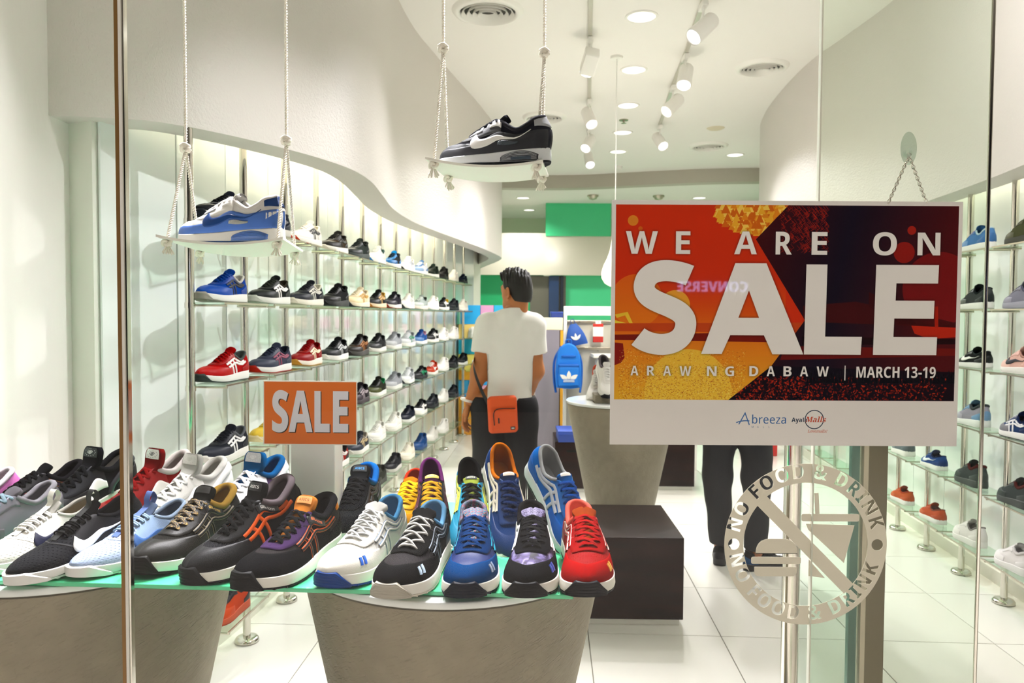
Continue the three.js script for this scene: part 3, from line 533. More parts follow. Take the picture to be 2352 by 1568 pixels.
// builds one shoe as a thing; d gives colours and kind
function makeShoe(name, label, d, q = 2, group) {
  const key = d.form.key + q, S = shared('shape' + d.form.key, () => shoeShape(d.form)), t = thing(name, label, d.category ?? 'sneaker', group);
  const G = (part, arg, ...more) => shared(key + part + JSON.stringify(arg ?? 0) + JSON.stringify(more), () => SHAPE_PARTS[part](S, q, arg, ...more));
  const put = (part, geo, m, lab, parent = t) => mesh(part, geo, m, parent, null, lab);
  put('upper', G('upper'), fab(d.upper, 'mesh'));
  if (d.quarter) for (const side of [-1, 1]) put('side_panel', shared(key + 'quarter' + side, () => band(S, side, 0.24, 0.62, () => 0.0, (s) => lerp(0.72, 0.98, smooth(0.24, 0.36, s)) - 0.25 * smooth(0.52, 0.62, s), 16, 6, 0.0011)), fab(d.quarter));
  if (d.toe) put('toe_cap', G('toe_cap', d.toeForm ?? {}), fab(d.toe));
  if (d.eyestay) put('eyestay', G('eyestay', d.eyeForm ?? {}), fab(d.eyestay));
  if (d.heel) put('heel_counter', G('heel_counter', d.heelForm ?? {}), fab(d.heel));
  if (d.tab) put('heel_tab', G('heel_tab'), fab(d.tab));
  put('collar', G('collar'), fab(d.collar ?? d.lining, 'knit'));
  put('lining', G('lining'), fab(d.lining, 'knit'));
  const tongue = put('tongue', G('tongue', d.tongueForm ?? {}), fab(d.tongue, 'knit'));
  put('laces', G('laces', { ...(d.laceForm ?? {}), tongue: d.tongueForm }), d.laceMat ?? fab(d.laces, 'lace'));
  put('midsole', G('midsole', d.midForm ?? {}), fab(d.midsole, 'foam'));
  put('outsole', G('outsole', d.midForm ?? {}), fab(d.outsole, 'rubber'));
  if (d.bumper) put('toe_bumper', G('toe_bumper', d.bumperForm ?? {}), fab(d.bumper, 'rubber'));
  if (d.stripes) for (const side of [-1, 1]) { const st = put('side_stripes', G('stripes', side, d.stripeForm ?? {}), fab(d.stripes, 'smooth')); if (d.stripeEdge) put('stripe_inlay', G('stripes', side, { w: 0.0055 }), fab(d.stripeEdge, 'smooth'), null, st).position.x = side * 0.0006; }
  if (d.swoosh) for (const side of [-1, 1]) put('side_logo', G('swoosh', side), fab(d.swoosh, 'smooth'));
  if (d.tagText) {
    const f = SHAPE_PARTS.tongueFn(S, d.tongueForm ?? {}), o = d.tagForm ?? {}, t0 = o.t0 ?? 0.8, t1 = o.t1 ?? 0.95, hw = o.half ?? 0.7;
    put('tongue_label', shared(key + 'tag' + JSON.stringify([o, d.tongueForm]), () => grid(8, 8, (u, v) => { const p = f(lerp(t0, t1, v), lerp(-hw, hw, u), 0.0012); return [p.x, p.y, p.z]; })), mat('#ffffff', 0.6, { map: d.tagText, key: d.tagText.uuid }), null, tongue);
  }
  if (d.more) d.more(S, t, q, key);
  return t;
}
// places a shoe by the ground point under its toe tip, its heading and its tilt (heel raised)
function setShoe(t, L, x, y, z, yaw, tilt = 0, roll = 0) {
  t.rotation.order = 'YXZ'; t.rotation.set(tilt, yaw, roll);
  const toe = V(0, 0, L * 0.84).applyEuler(t.rotation); t.position.set(x - toe.x, y - toe.y, z - toe.z);
  return t;
}
// ================================================================ window display: tables, board, sneakers
const stone = (() => {
  const a = tileNoise(21, 6), b = tileNoise(22, 40), r = rng(5), n = 256, h = new Float32Array(n * n);
  for (let k = 0; k < 900; k++) { let x = r() * n, y = r() * n; const len = 4 + r() * 14, dx = 1, dy = 0.5 + r() * 0.5, v = r() < 0.5 ? -0.5 : 0.45; for (let i = 0; i < len; i++) { h[(Math.floor(y) % n) * n + Math.floor(x) % n] += v; x += dx; y += dy * 0.6; } }
  return { bump: dataTex(n, (u, v) => 0.5 + 0.3 * h[Math.floor(v * n) % n * n + Math.floor(u * n) % n] + 0.2 * (b(u, v) - 0.5), [6, 14]), map: dataTex(128, (u, v) => { const k = 0.84 + 0.16 * a(u, v) + 0.06 * (b(u, v) - 0.5); return [0.64 * k, 0.6 * k, 0.51 * k]; }, [2, 4], true) };
})();
M.stone = mat('#ffffff', 0.7, { map: stone.map, bumpMap: stone.bump, bumpScale: 0.005 });
M.tableTop = mat('#eef3ef', 0.12, { clearcoat: 0.5 });
const BOARD_Y = 0.93;
function coneTable(x, z, label) {
  const t = thing('pedestal_table', label, 'table', null, [x, 0, z]);
  mesh('pedestal', lathe([[0.0001, 0], [0.15, 0], [0.156, 0.004], [0.34, 0.9], [0.338, 0.904], [0.0001, 0.904]], 72), M.stone, t);
  mesh('table_top', lathe([[0.0001, 0.904], [0.342, 0.904], [0.3455, 0.907], [0.3455, 0.917], [0.343, 0.92], [0.0001, 0.92]], 96), M.tableTop, t);
}
coneTable(-0.13, -1.69, 'cone pedestal table under the right end of the green board, round white top showing');
coneTable(-1.0, -1.735, 'cone pedestal table under the left part of the green board, beside the white wall');
coneTable(0.685, -4.6, 'cone pedestal table with round white top in the middle of the shop, carrying white sneakers');
M.board = mat('#52d094', 0.14, { clearcoat: 0.3 });
{
  const b = mesh('green_board', rbox(1.75, 0.009, 0.66, 0.002), M.board, null, [-0.74, BOARD_Y - 0.0045, -1.733]); b.rotation.y = -THREE.MathUtils.degToRad(3);
  tag(b, 'glossy mint green acrylic board lying across the two pedestal tables under the sneakers', 'display board');
}
// patterned stuffs
const ropeLace = new THREE.MeshPhysicalMaterial({ roughness: 0.85, side: THREE.DoubleSide, map: dataTex(16, (u, v) => (((u * 2 + v * 2) % 1) < 0.4 ? [0.1, 0.1, 0.12] : [0.93, 0.92, 0.88]), [280, 330], true) });
const greyRope = new THREE.MeshPhysicalMaterial({ roughness: 0.85, side: THREE.DoubleSide, map: dataTex(16, (u, v) => (((u * 2 + v * 2) % 1) < 0.3 ? [0.45, 0.46, 0.48] : [0.95, 0.95, 0.93]), [280, 330], true) });
const goldLace = new THREE.MeshPhysicalMaterial({ roughness: 0.7, side: THREE.DoubleSide, map: (() => { const r = rng(9), s = Array.from({ length: 256 }, () => r()); return dataTex(16, (u, v) => (s[Math.floor(v * 16) * 16 + Math.floor(u * 16)] < 0.24 ? [0.85, 0.68, 0.35] : [0.06, 0.06, 0.06]), [60, 180], true); })() });
const galMat = (seed, cols) => new THREE.MeshPhysicalMaterial({ roughness: 0.55, specularIntensity: 0.4, color: new THREE.Color(0.5, 0.5, 0.5), side: THREE.DoubleSide, map: galaxy(seed, cols) });
const galNavy = galMat(31, ['#0c2a5c', '#1c6fa0', '#24b3b8', '#d0507a', '#3a2a72', '#f0b07a']);
const galBlack = galMat(41, ['#1b1626', '#3c2f58', '#6e5f98', '#b3aecf', '#54407c', '#221a34']);
const leafRed = new THREE.MeshPhysicalMaterial({ roughness: 0.7, side: THREE.DoubleSide, map: dataTex(64, (u, v) => { const a = Math.abs(Math.sin(u * 12.566 + 2 * Math.sin(v * 6.283))), b = Math.abs(Math.sin((u + v) * 18.85)); return a < 0.16 || (b < 0.14 && a < 0.7) ? [0.98, 0.8, 0.66] : [0.88, 0.2, 0.12]; }, [30, 26], true) });
const iridescent = mat('#7d7a83', 0.25, { metalness: 0.5, iridescence: 0.8, key: 'irid' });
const T_ = (t, bg, fg, o) => labelTex(t, bg, fg, o);
const LITE_TAG = { t0: 0.77, t1: 0.96, half: 0.72 };
FORM.lite.height = 1.2; FORM.bootie.height = 1.12; FORM.runner.height = 1.15;
const lite = { form: FORM.lite, tongueForm: { split: true, ext: 0.006, wide: 0.024 }, toeForm: { sc: 0.905, s0: 0.54, h1: 0.28, pow: 1.5 }, eyeForm: { front: 0.75, wide: 0.4, pow: 2.6, vp: 5 }, laceForm: { h: 0.86, s1: 0.7 }, bumperForm: {} };
// two small slots on the outer side of the toe cap
const slots = (c) => (S, t) => { for (const [a, b] of [[0.83, 0.8], [0.8, 0.77]]) mesh('toe_slot', ribbon(S, 1, [[a, 0.26], [a - 0.012, 0.5]], 0.0065, 5, 0.0026), mat(c, 0.35), t); };
// two triangles of overlays on the sides of a bulky runner
const gelSide = (text, col) => (S, t) => {
  for (const side of [-1, 1]) mesh('ankle_strap', band(S, side, 0.3, 0.47, () => 0.66, () => 0.9, 10, 4, 0.0032), mat('#17171a', 0.5), t);
  const print = canvasTex(256, 64, (c, w, h) => { c.fillStyle = '#17171a'; c.fillRect(0, 0, w, h); c.fillStyle = col; c.font = 'bold 46px sans-serif'; c.textAlign = 'center'; c.textBaseline = 'middle'; c.fillText(text, w / 2, h / 2 + 2); });
  for (const side of [-1, 1]) mesh('strap_lettering', grid(10, 3, (u, v) => { const s = side > 0 ? lerp(0.455, 0.325, u) : lerp(0.325, 0.455, u), h = lerp(0.7, 0.86, v), p = S.P(s, h, side).addScaledVector(S.N(s, h, side), 0.0043); return p.toArray(); }), mat('#ffffff', 0.6, { map: print, key: 'gel' + col }), t);
};
const table = [
  // front row, right to left
  ['red suede runner with leaf print collar at the right end of the front row', { ...lite, upper: 'dots:#b3141f', toe: 'suede:#c0161f', eyestay: 'suede:#b5131d', heel: '#c21a22', quarter: 'suede:#bb151e', lining: leafRed, collar: leafRed, tongue: 'knit:#e0683c', laces: '#c2151f', midsole: '#eeeadf', outsole: '#26262a', bumper: '#26262a', stripes: '#f2e6d6', stripeEdge: '#c8181f', more: slots('#d89a32') }, [0.146, -1.366], 0.02, 0.03],
  ['black runner with purple galaxy print toe and white side stripes in the front row', { ...lite, upper: galBlack, toe: 'suede:#18181b', eyestay: 'suede:#1a1a1e', heel: galBlack, quarter: galBlack, lining: '#2a2830', tongue: galBlack, laces: '#141416', midsole: '#efece2', outsole: '#1d1e22', bumper: '#1d1e22', stripes: '#f1efe8', more: slots('#3550a8') }, [0.037, -1.36], -0.02, 0.03],
  ['navy blue runner with galaxy print tongue and turquoise side stripes in the front row', { ...lite, upper: 'smooth:#2a3a78', toe: 'suede:#124a86', eyestay: 'suede:#103c74', heel: '#12407c', quarter: 'suede:#103e76', lining: galNavy, collar: galNavy, tongue: galNavy, laces: '#12407c', midsole: '#efece2', outsole: '#13223f', bumper: '#131c30', stripes: '#35b8cc', stripeEdge: '#17477c', more: slots('#8892a6') }, [-0.075, -1.358], 0.03, 0.03],
  ['black runner with speckled rope laces and light blue lining in the front row', { ...lite, upper: 'rib:#3a3538', toe: 'suede:#1a1a1c', eyestay: 'suede:#1c1c1e', heel: '#1a1a1c', quarter: 'suede:#1b1b1d', lining: '#86bde6', tongue: 'knit:#19191c', laces: '#222', laceMat: ropeLace, midsole: '#eeeae0', outsole: '#d8d2c4', bumper: '#c9c3b4', stripes: '#aab4c0', stripeEdge: '#1b1b1e', laceForm: { h: 0.86, s1: 0.7, w: 0.0048, t: 0.0044, rows: 5 }, more: slots('#b9cfe2') }, [-0.205, -1.352], -0.2, 0.04],
  ['white leather runner with blue toe sole and light blue lining in the front row', { ...lite, upper: 'rib:#ebe9e2', toe: '#efece2', eyestay: '#f0ede4', heel: '#efece2', quarter: '#efece3', lining: '#6fb4e8', tongue: 'knit:#efede6', laces: '#eee', laceMat: greyRope, midsole: '#f0ede4', outsole: '#1f5fc0', bumper: '#1d56b0', stripes: '#9fb2c8', stripeEdge: '#f0ede4', laceForm: { h: 0.86, s1: 0.7, w: 0.0046, t: 0.0042, rows: 6 }, more: slots('#2a66cc') }, [-0.322, -1.404], -0.3, 0.04],
  ['black suede bulky runner with orange tongue, purple eyestay and orange side lines in front', { form: FORM.bootie, upper: '#3c393a', toe: 'suede:#141418', eyestay: 'suede:#57406a', heel: 'suede:#161619', quarter: 'suede:#17171b', lining: '#232227', collar: '#26252a', tongue: '#f09a55', laces: '#111113', midsole: '#efebe0', outsole: '#141416', bumper: '#161619', stripes: '#e0672f', stripeEdge: '#19181d', tab: '#ea8d46', tongueForm: { ext: 0.02, wide: 0.024, crown: 0.008 }, toeForm: { sc: 0.83, s0: 0.5, h1: 0.34 }, bumperForm: { half: 0.033, core: 0.018, rise: 0.014 }, eyeForm: { wide: 0.36, front: 0.765 }, tagText: T_('ASICS', '#f09a55', '#8a3c1c'), tagForm: LITE_TAG, more: gelSide('GEL-LYTE', '#e8743a') }, [-0.472, -1.384], -0.34, 0.03],
  ['black bulky runner with bright orange side stripes and grey lining in the front row', { form: FORM.bootie, upper: 'rib:#242429', toe: '#1b1b1f', eyestay: '#1d1d20', heel: 'suede:#17171a', quarter: 'suede:#17171a', lining: '#9a8d92', tongue: '#1b1b1e', laces: '#131315', midsole: '#ebe8dd', outsole: '#15171a', bumper: '#17181b', stripes: '#ee6a24', tongueForm: { ext: 0.024, wide: 0.025, crown: 0.008 }, toeForm: { sc: 0.83, s0: 0.5, h1: 0.34 }, bumperForm: { half: 0.033, core: 0.018, rise: 0.014 }, eyeForm: { wide: 0.38, front: 0.765 }, tagText: T_('ASICS', '#1b1b1e', '#f4f4f0'), tagForm: LITE_TAG, more: gelSide('GEL-LYTE', '#c9c6be') }, [-0.584, -1.429], -0.5, 0.2],
  ['black leather bulky runner with gold flecked laces and tan lining in the front row', { form: FORM.bootie, upper: '#2b2a27', toe: '#262522', eyestay: '#262523', heel: '#232220', quarter: '#252422', lining: '#d9b063', collar: '#d6ad62', tongue: '#2a2927', laces: '#1a1a1a', laceMat: goldLace, midsole: '#e9e6dc', outsole: '#1a1a1a', bumper: '#1e1e1c', stripes: '#a2977c', stripeEdge: '#252422', tongueForm: { ext: 0.02, wide: 0.024, crown: 0.008 }, toeForm: { sc: 0.83, s0: 0.5, h1: 0.34 }, bumperForm: { half: 0.033, core: 0.018, rise: 0.014 }, eyeForm: { wide: 0.38, front: 0.765 }, tagText: T_('ASICS', '#2a2927', '#151412'), tagForm: LITE_TAG, more: gelSide('GEL-LYTE', '#d8b04a') }, [-0.708, -1.467], -0.27, 0.02],
];
const slipBase = (o) => ({ form: FORM.slip, tongueForm: { ext: 0.012, wide: 0.016, thick: 0.004, crown: 0.004 }, laceForm: { parallel: true, rows: 5, w: 0.0042, t: 0.0036, s0: 0.46, s1: 0.64 }, midForm: { wave: 0.003 }, ...o });
// webbing pull loop standing on the tongue, and the seam line across the vamp
const pullTab = (c, seam) => (S, t) => {
  const f = SHAPE_PARTS.tongueFn(S, { ext: 0.012, wide: 0.016, thick: 0.004, crown: 0.004 });
  const a = f(0.1, 0, 0.004), b = f(0.5, 0, 0.006), e = f(0.8, 0, 0.006), g = f(0.98, 0, 0.004), top = g.clone().add(V(0, 0.022, -0.002));
  const c1 = new THREE.CatmullRomCurve3([a, b, e, g.clone().add(V(0, 0.008, 0.008)), top, g.clone().add(V(0, 0.008, -0.012)), g.clone().add(V(0, -0.006, -0.006))]);
  mesh('pull_tab', grid(36, 1, (u, v) => { const p = c1.getPoint(u); return [p.x + (v - 0.5) * 0.016, p.y, p.z]; }), mat(c, 0.7), t);
  for (const side of [-1, 1]) mesh('vamp_seam', ribbon(S, side, [[0.725, 1], [0.7, 0.75], [0.64, 0.4], [0.56, 0.14]], 0.0035, 14, 0.0006), mat(seam, 0.8), t);
};
table.push(
  ['pale blue slip style trainer with blue pull tab, beside the gold laced runner', slipBase({ upper: 'perf:#b9c9e2', quarter: 'rib:#aac2e0', lining: '#8095b4', collar: '#b9cde6', tongue: '#90a6cc', laces: '#a9c4da', midsole: '#efeee8', outsole: '#cfe6d2', bumper: '#f3f2ee', bumperForm: { ridges: 0, rise: 0.003, half: 0.044, core: 0.026 }, swoosh: '#5580c4', more: pullTab('#4c66a4', '#98a8c8') }), [-0.825, -1.457], -0.34, 0.02],
  ['black slip style trainer with white sole and white side logo, toe nearest the left mullion', slipBase({ upper: 'perf:#2a2b30', quarter: '#1f2026', lining: '#26262a', collar: '#222228', tongue: '#1c1c20', laces: '#151517', midsole: '#f0f0ec', outsole: '#d2ead8', bumper: '#f4f4f0', bumperForm: { ridges: 0, rise: 0.003, half: 0.044, core: 0.026 }, swoosh: '#f4f4f2', more: pullTab('#151517', '#17171a') }), [-0.923, -1.424], -0.42, 0.14],
  ['white slip style trainer with white laces, at the left end of the front row', slipBase({ upper: 'perf:#efece4', quarter: '#efede6', lining: '#d8c9ae', collar: '#ece9e0', tongue: '#eae7de', laces: '#f0eee8', midsole: '#f0efea', outsole: '#cbe8d4', bumper: '#f2f0ea', bumperForm: { ridges: 0, rise: 0.003, half: 0.044, core: 0.026 }, swoosh: '#23264a', more: pullTab('#e6e2d8', '#dcd8cc') }), [-1.03, -1.46], -0.32, 0.04],
);
const slim = { form: FORM.slim, tongueForm: { ext: 0.002, wide: 0.019, back: 0.004 }, toeForm: { sc: 0.86, s0: 0.55, h1: 0.25 }, eyeForm: { front: 0.775, wide: 0.36, top: 0.38, pow: 2.4, vp: 5 }, laceForm: { h: 0.84, s1: 0.7, w: 0.0076, rows: 6 } };
table.push(
  ['bright blue runner with grey lining and silver side stripes, tilted up behind the red runner', { ...slim, upper: 'suede:#1487ee', toe: 'suede:#117ce4', eyestay: '#1a8df0', heel: '#1482e6', lining: '#c4c6c6', tongue: '#1685ea', laces: '#0d62c8', midsole: '#dfe4df', outsole: '#2a2c30', bumper: '#dfe4df', stripes: '#c9cfd4', tagText: T_('ASICS', '#e9e4dc', '#cfc8bc'), tagForm: { t0: 0.74, t1: 0.98, half: 0.7 } }, [0.138, -1.632], 0.5, 0.65],
  ['navy blue runner with orange lining and cream side stripes, tilted up in the second row', { ...slim, upper: '#1f4c90', toe: '#1e488a', eyestay: '#224d90', heel: '#1f4a8c', lining: '#f08a2c', tongue: '#254a86', laces: '#1a3670', midsole: '#e3e4d4', outsole: '#c9d8c0', bumper: '#e3e4d4', stripes: '#dfd6c0', tagText: T_('ASICS', '#e8dcc8', '#d8c6aa'), tagForm: { t0: 0.74, t1: 0.98, half: 0.7 } }, [-0.003, -1.63], 0.22, 0.67],
  ['turquoise runner with black lining and lime yellow stripes, tilted up in the second row', { ...slim, upper: 'mesh:#54b4d8', toe: '#3fa8d0', eyestay: '#4ab4dc', heel: '#3fa4cc', lining: '#1b1b1e', tongue: '#c8d870', laces: '#17171a', midsole: '#e6e8dc', outsole: '#cfd8c8', bumper: '#e6e8dc', stripes: '#e4e87c', tagText: T_('ASICS', '#2a2c30', '#e6e8c0', { slant: 1 }), tagForm: { t0: 0.74, t1: 0.98, half: 0.7 } }, [-0.092, -1.628], 0.08, 0.36],
  ['black and purple runner with yellow laces and purple lining, tilted up in the second row', { ...slim, upper: 'suede:#2a2228', toe: 'suede:#221c22', eyestay: '#221f24', heel: '#241d24', lining: '#8d3f86', tongue: '#6a2f62', laces: '#f2b955', midsole: '#dfdccf', outsole: '#2a2a2c', bumper: '#26262a', stripes: '#6f3350', tagText: T_('ASICS', '#f2c85e', '#f8e4a8'), tagForm: { t0: 0.7, t1: 1, half: 0.85 } }, [-0.185, -1.655], 0.1, 0.31],
  ['yellow runner with red lining half hidden behind the purple lined runner', { ...slim, upper: 'mesh:#f0b53c', toe: '#e8a832', eyestay: '#f2bb48', heel: '#eaaa38', lining: '#e2482c', tongue: '#e88a3c', laces: '#f4be50', midsole: '#e6e0d0', outsole: '#c9c2b0', stripes: '#d65a2c' }, [-0.262, -1.72], -0.05, 0.08],
  ['black bulky runner with bright blue lining behind the white leather runner', { form: FORM.bootie, upper: 'mesh:#1c2026', toe: 'suede:#181b20', eyestay: 'suede:#1a1d22', heel: '#1a1d22', lining: '#1d7fdc', tongue: '#23272c', laces: '#15171b', midsole: '#e4e2d8', outsole: '#1a1c20', stripes: '#23272c', tongueForm: { ext: 0.02, wide: 0.024 }, tagText: T_('ASICS', '#23272c', '#3aa0f0'), tagForm: LITE_TAG }, [-0.385, -1.67], -0.08, 0.06],
);
// high tongued runners with a round logo and a plastic heel strap
const hua = (o, strap, cut) => ({ form: FORM.bootie, tongueForm: { ext: 0.036, wide: 0.031, back: 0.008, thick: 0.011, crown: 0.004 }, toeForm: { sc: 0.84, s0: 0.5, h1: 0.42 }, laceForm: { h: 0.84, s1: 0.68, rows: 5, w: 0.008 }, eyeForm: { wide: 0.5, front: 0.76, top: 0.36 }, tagForm: { t0: 0.78, t1: 0.98, half: 0.8 },
  more: (S, t) => { for (const side of [-1, 1]) { mesh('heel_strap', ribbon(S, side, [[0.01, 0.74], [0.1, 0.72], [0.2, 0.62], [0.3, 0.36], [0.35, 0.06]], (u) => 0.017 - 0.006 * u, 16, 0.006), mat(strap, 0.4), t); mesh('side_window', between(S, side, [[0.36, 0.28], [0.45, 0.24], [0.55, 0.3]], [[0.36, 0.5], [0.45, 0.56], [0.55, 0.42]], 10, 4, 0.003), mat(cut, 0.8), t); } }, ...o });
table.push(
  ['red high tongued runner with white round badge and grey heel strap, back row', hua({ upper: 'mesh:#b91f26', toe: '#b01d24', eyestay: '#c2242b', heel: '#b21e25', lining: '#d8ccc8', collar: '#ece4e0', tongue: '#bd2128', laces: '#b81e26', midsole: '#e9e6dd', outsole: '#33363c', tagText: T_('h', '#f2f0ec', '#2b2c36', { round: 1 }) }, '#4c525a', '#f2f0ec'), [-0.955, -1.75], -0.5, 0.16],
  ['black high tongued runner with white round tongue badge at the left of the back row', hua({ upper: 'mesh:#1a1d25', toe: '#191b22', eyestay: '#20232b', heel: '#1a1c22', lining: '#d4d0cc', collar: '#1b1d22', tongue: '#181a22', laces: '#131418', midsole: '#dedcd4', outsole: '#1a1c20', tagText: T_('h', '#1c1e26', '#f0efec', { round: 1 }) }, '#23252c', '#f0efec'), [-1.12, -1.77], -0.45, 0.15],
  ['all white high tongued runner with white badge behind the pale blue trainer', hua({ upper: 'mesh:#eceae4', toe: '#efede8', eyestay: '#f0eee9', heel: '#eceae4', lining: '#e6e3dc', collar: '#ebe8e1', tongue: '#eceae3', laces: '#f2f0ec', midsole: '#efede8', outsole: '#e4e2da', tagText: T_('h', '#ebe8e1', '#d9d5cc', { round: 1 }) }, '#eceae5', '#f4f3ef'), [-0.845, -1.7], -0.5, 0.12],
  ['white high tongued runner with bright blue tongue and purple sides in the back row', hua({ upper: 'mesh:#e9e8e8', toe: '#f0eff0', eyestay: '#eeedf0', heel: '#eceaf0', quarter: '#6d4a86', lining: '#2488d8', collar: '#1f86d6', tongue: '#2288d8', laces: '#f0eff2', midsole: '#efeeec', outsole: '#dcdad6', tagText: T_('h', '#d8d8dc', '#f4f4f6', { round: 1 }) }, '#e6e4ea', '#2488d8'), [-0.7, -1.74], -0.42, 0.1],
  ['all black high tongued runner with black badge behind the orange striped runner', hua({ upper: 'mesh:#1d1e21', toe: '#1c1c1f', eyestay: '#222326', heel: '#1e1f22', lining: '#2a2b2e', collar: '#222326', tongue: '#1d1f24', laces: '#18191c', midsole: '#26272a', outsole: '#1a1b1d', tagText: T_('h', '#24262b', '#3a3d44', { round: 1 }) }, '#26282c', '#2e3034'), [-0.58, -1.735], -0.5, 0.08],
  ['black runner with magenta and orange speckled sides and black laces at the back left', { form: FORM.runner, upper: galMat(51, ['#141218', '#3a1c44', '#d8577a', '#e88a5a', '#1b161e', '#7a2f78']), toe: '#15131a', eyestay: '#16151a', heel: '#18161c', lining: '#1c1a20', tongue: '#18171c', laces: '#0f0f11', midsole: '#1d1d20', outsole: '#151517', tongueForm: { ext: 0.012 } }, [-1.25, -1.76], -0.5, 0.06],
  ['silver grey metallic runner with pale laces at the left edge of the board', { form: FORM.runner, upper: iridescent, toe: '#8a858c', eyestay: iridescent, heel: '#8b878e', lining: '#b9b6bd', tongue: '#a3a0a8', laces: '#9db4c0', midsole: '#e6e4e2', outsole: '#c8d8cc', tongueForm: { ext: 0.008 } }, [-1.17, -1.53], -0.4, 0.03],
  ['pink runner with white details at the far left edge behind the silver grey runner', { form: FORM.runner, upper: 'mesh:#e58ccc', toe: '#e07cc4', eyestay: '#ee9ad6', heel: '#e384c8', lining: '#f3e6ee', tongue: '#e892d0', laces: '#f4f0f2', midsole: '#f0eeee', outsole: '#e8c4dc' }, [-1.36, -1.66], -0.45, 0.05],
);
for (const [label, d, at, yaw, tilt] of table) setShoe(makeShoe('sneaker', label, d, 2), d.form.length ?? 0.285, at[0], BOARD_Y + 0.0005 + (tilt > 0.1 ? 0.001 : 0), at[1], yaw, tilt);
// clear risers that carry the raised heels
M.riser = M.acrylic;
for (const [x, z, w, h, l] of [[-0.14, -1.86, 0.2, 0.055, 'low clear acrylic riser under the heels of the purple lined and turquoise runners'], [-0.03, -1.83, 0.09, 0.13, 'tall clear acrylic riser under the heel of the navy runner with orange lining'], [0.03, -1.81, 0.02, 0.12, 'clear acrylic riser under the heel of the bright blue runner']]) {
  const t = thing('acrylic_riser', l, 'riser', null, [x, BOARD_Y, z]);
  mesh('top', box(w, 0.004, 0.06, 0, h, 0), M.riser, t); for (const s of [-1, 1]) mesh('side', box(0.004, h, 0.06, s * (w / 2 - 0.002), h / 2, 0), M.riser, t);
}
// ---------------------------------------------------------------- orange sale card on a white block
{
  const t = thing('sale_card', 'orange card reading SALE in white letters on a white block', 'sign', null, [-0.455, 1.153, -1.6645]);
  const tex = canvasTex(1024, 700, (c, w, h) => {
    c.fillStyle = '#f4efe6'; c.fillRect(0, 0, w, h); c.fillStyle = '#e4701c'; c.fillRect(10, 10, w - 20, h - 20);
    c.font = 'bold 400px sans-serif'; c.textAlign = 'center'; c.textBaseline = 'alphabetic';
    const m = c.measureText('SALE').width, sx = 860 / m;
    for (const [dx, dy, col] of [[10, 8, '#2a211c'], [0, 0, '#e6e3ea']]) { c.save(); c.translate(w / 2 + 2 + dx, 552 + dy); c.scale(sx, 1.52); c.lineWidth = 12; c.strokeStyle = c.fillStyle = col; c.strokeText('SALE', 0, 0); c.fillText('SALE', 0, 0); c.restore(); }
  });
  mesh('card', box(0.212, 0.145, 0.0012, 0, 0.0725, 0), mat('#f2ece2', 0.6), t);
  mesh('print', new THREE.PlaneGeometry(0.2118, 0.1448).translate(0, 0.0725, 0.0009), mat('#ffffff', 0.5, { map: tex, key: 'salecard' }), t);
  t.rotation.z = -0.004;
  const b = thing('display_block', 'plain white block standing on the green board under the orange sale card', 'display block', null, [-0.45, BOARD_Y, -1.7055]);
  mesh('body', rbox(0.1, 0.28, 0.08, 0.003, 0, 0.14, 0), M.plastic, b);
}
// ---------------------------------------------------------------- swings
M.rope = mat('#f1ebdd', 0.9);
function ropeGeo(a, b, r = 0.0042, pitch = 0.021) {
  const A0 = V(...a), B0 = V(...b), d = B0.clone().sub(A0), len = d.length(), dir = d.normalize(), u = V(0.3, 0, 1).cross(dir).normalize(), w = dir.clone().cross(u), n = Math.ceil(len / pitch * 7), list = [];
  for (let k = 0; k < 3; k++) list.push(grid(n, 5, (s, v) => { const th = s * len / pitch * 2 * Math.PI + k * 2.0944, c = A0.clone().addScaledVector(dir, s * len).addScaledVector(u, Math.cos(th) * r * 0.52).addScaledVector(w, Math.sin(th) * r * 0.52), o = u.clone().multiplyScalar(Math.cos(th)).addScaledVector(w, Math.sin(th)), p = o.clone().multiplyScalar(Math.cos(v * 6.2832)).addScaledVector(dir, Math.sin(v * 6.2832) * 1.15); c.addScaledVector(p, r * 0.56); return [c.x, c.y, c.z]; }));
  return merged(list);
}
function knotGeo(p, r = 0.0044, fray = 0.03, down = 1, seed = 1) {
  const R = rng(seed), list = [], pts = [];
  for (let i = 0; i <= 40; i++) { const t = i / 40 * 2 * Math.PI; pts.push(V(p[0] + 0.0042 * (Math.sin(t) + 2 * Math.sin(2 * t)) * 0.8, p[1] + 0.0042 * Math.sin(3 * t) * 1.2, p[2] + 0.0042 * (Math.cos(t) - 2 * Math.cos(2 * t)) * 0.8)); }
  list.push(tube(pts.slice(0, 40), r, 60, 7, true));
  for (let k = 0; k < 16; k++) { const a = R() * 6.28, s = 0.005 + R() * 0.011; list.push(tube([[p[0], p[1] - 0.002 * down, p[2]], [p[0] + Math.cos(a) * s * 0.5, p[1] - down * fray * 0.5, p[2] + Math.sin(a) * s * 0.5], [p[0] + Math.cos(a) * s, p[1] - down * fray * (0.8 + R() * 0.3), p[2] + Math.sin(a) * s]], 0.0017, 6, 5)); }
  return merged(list);
}
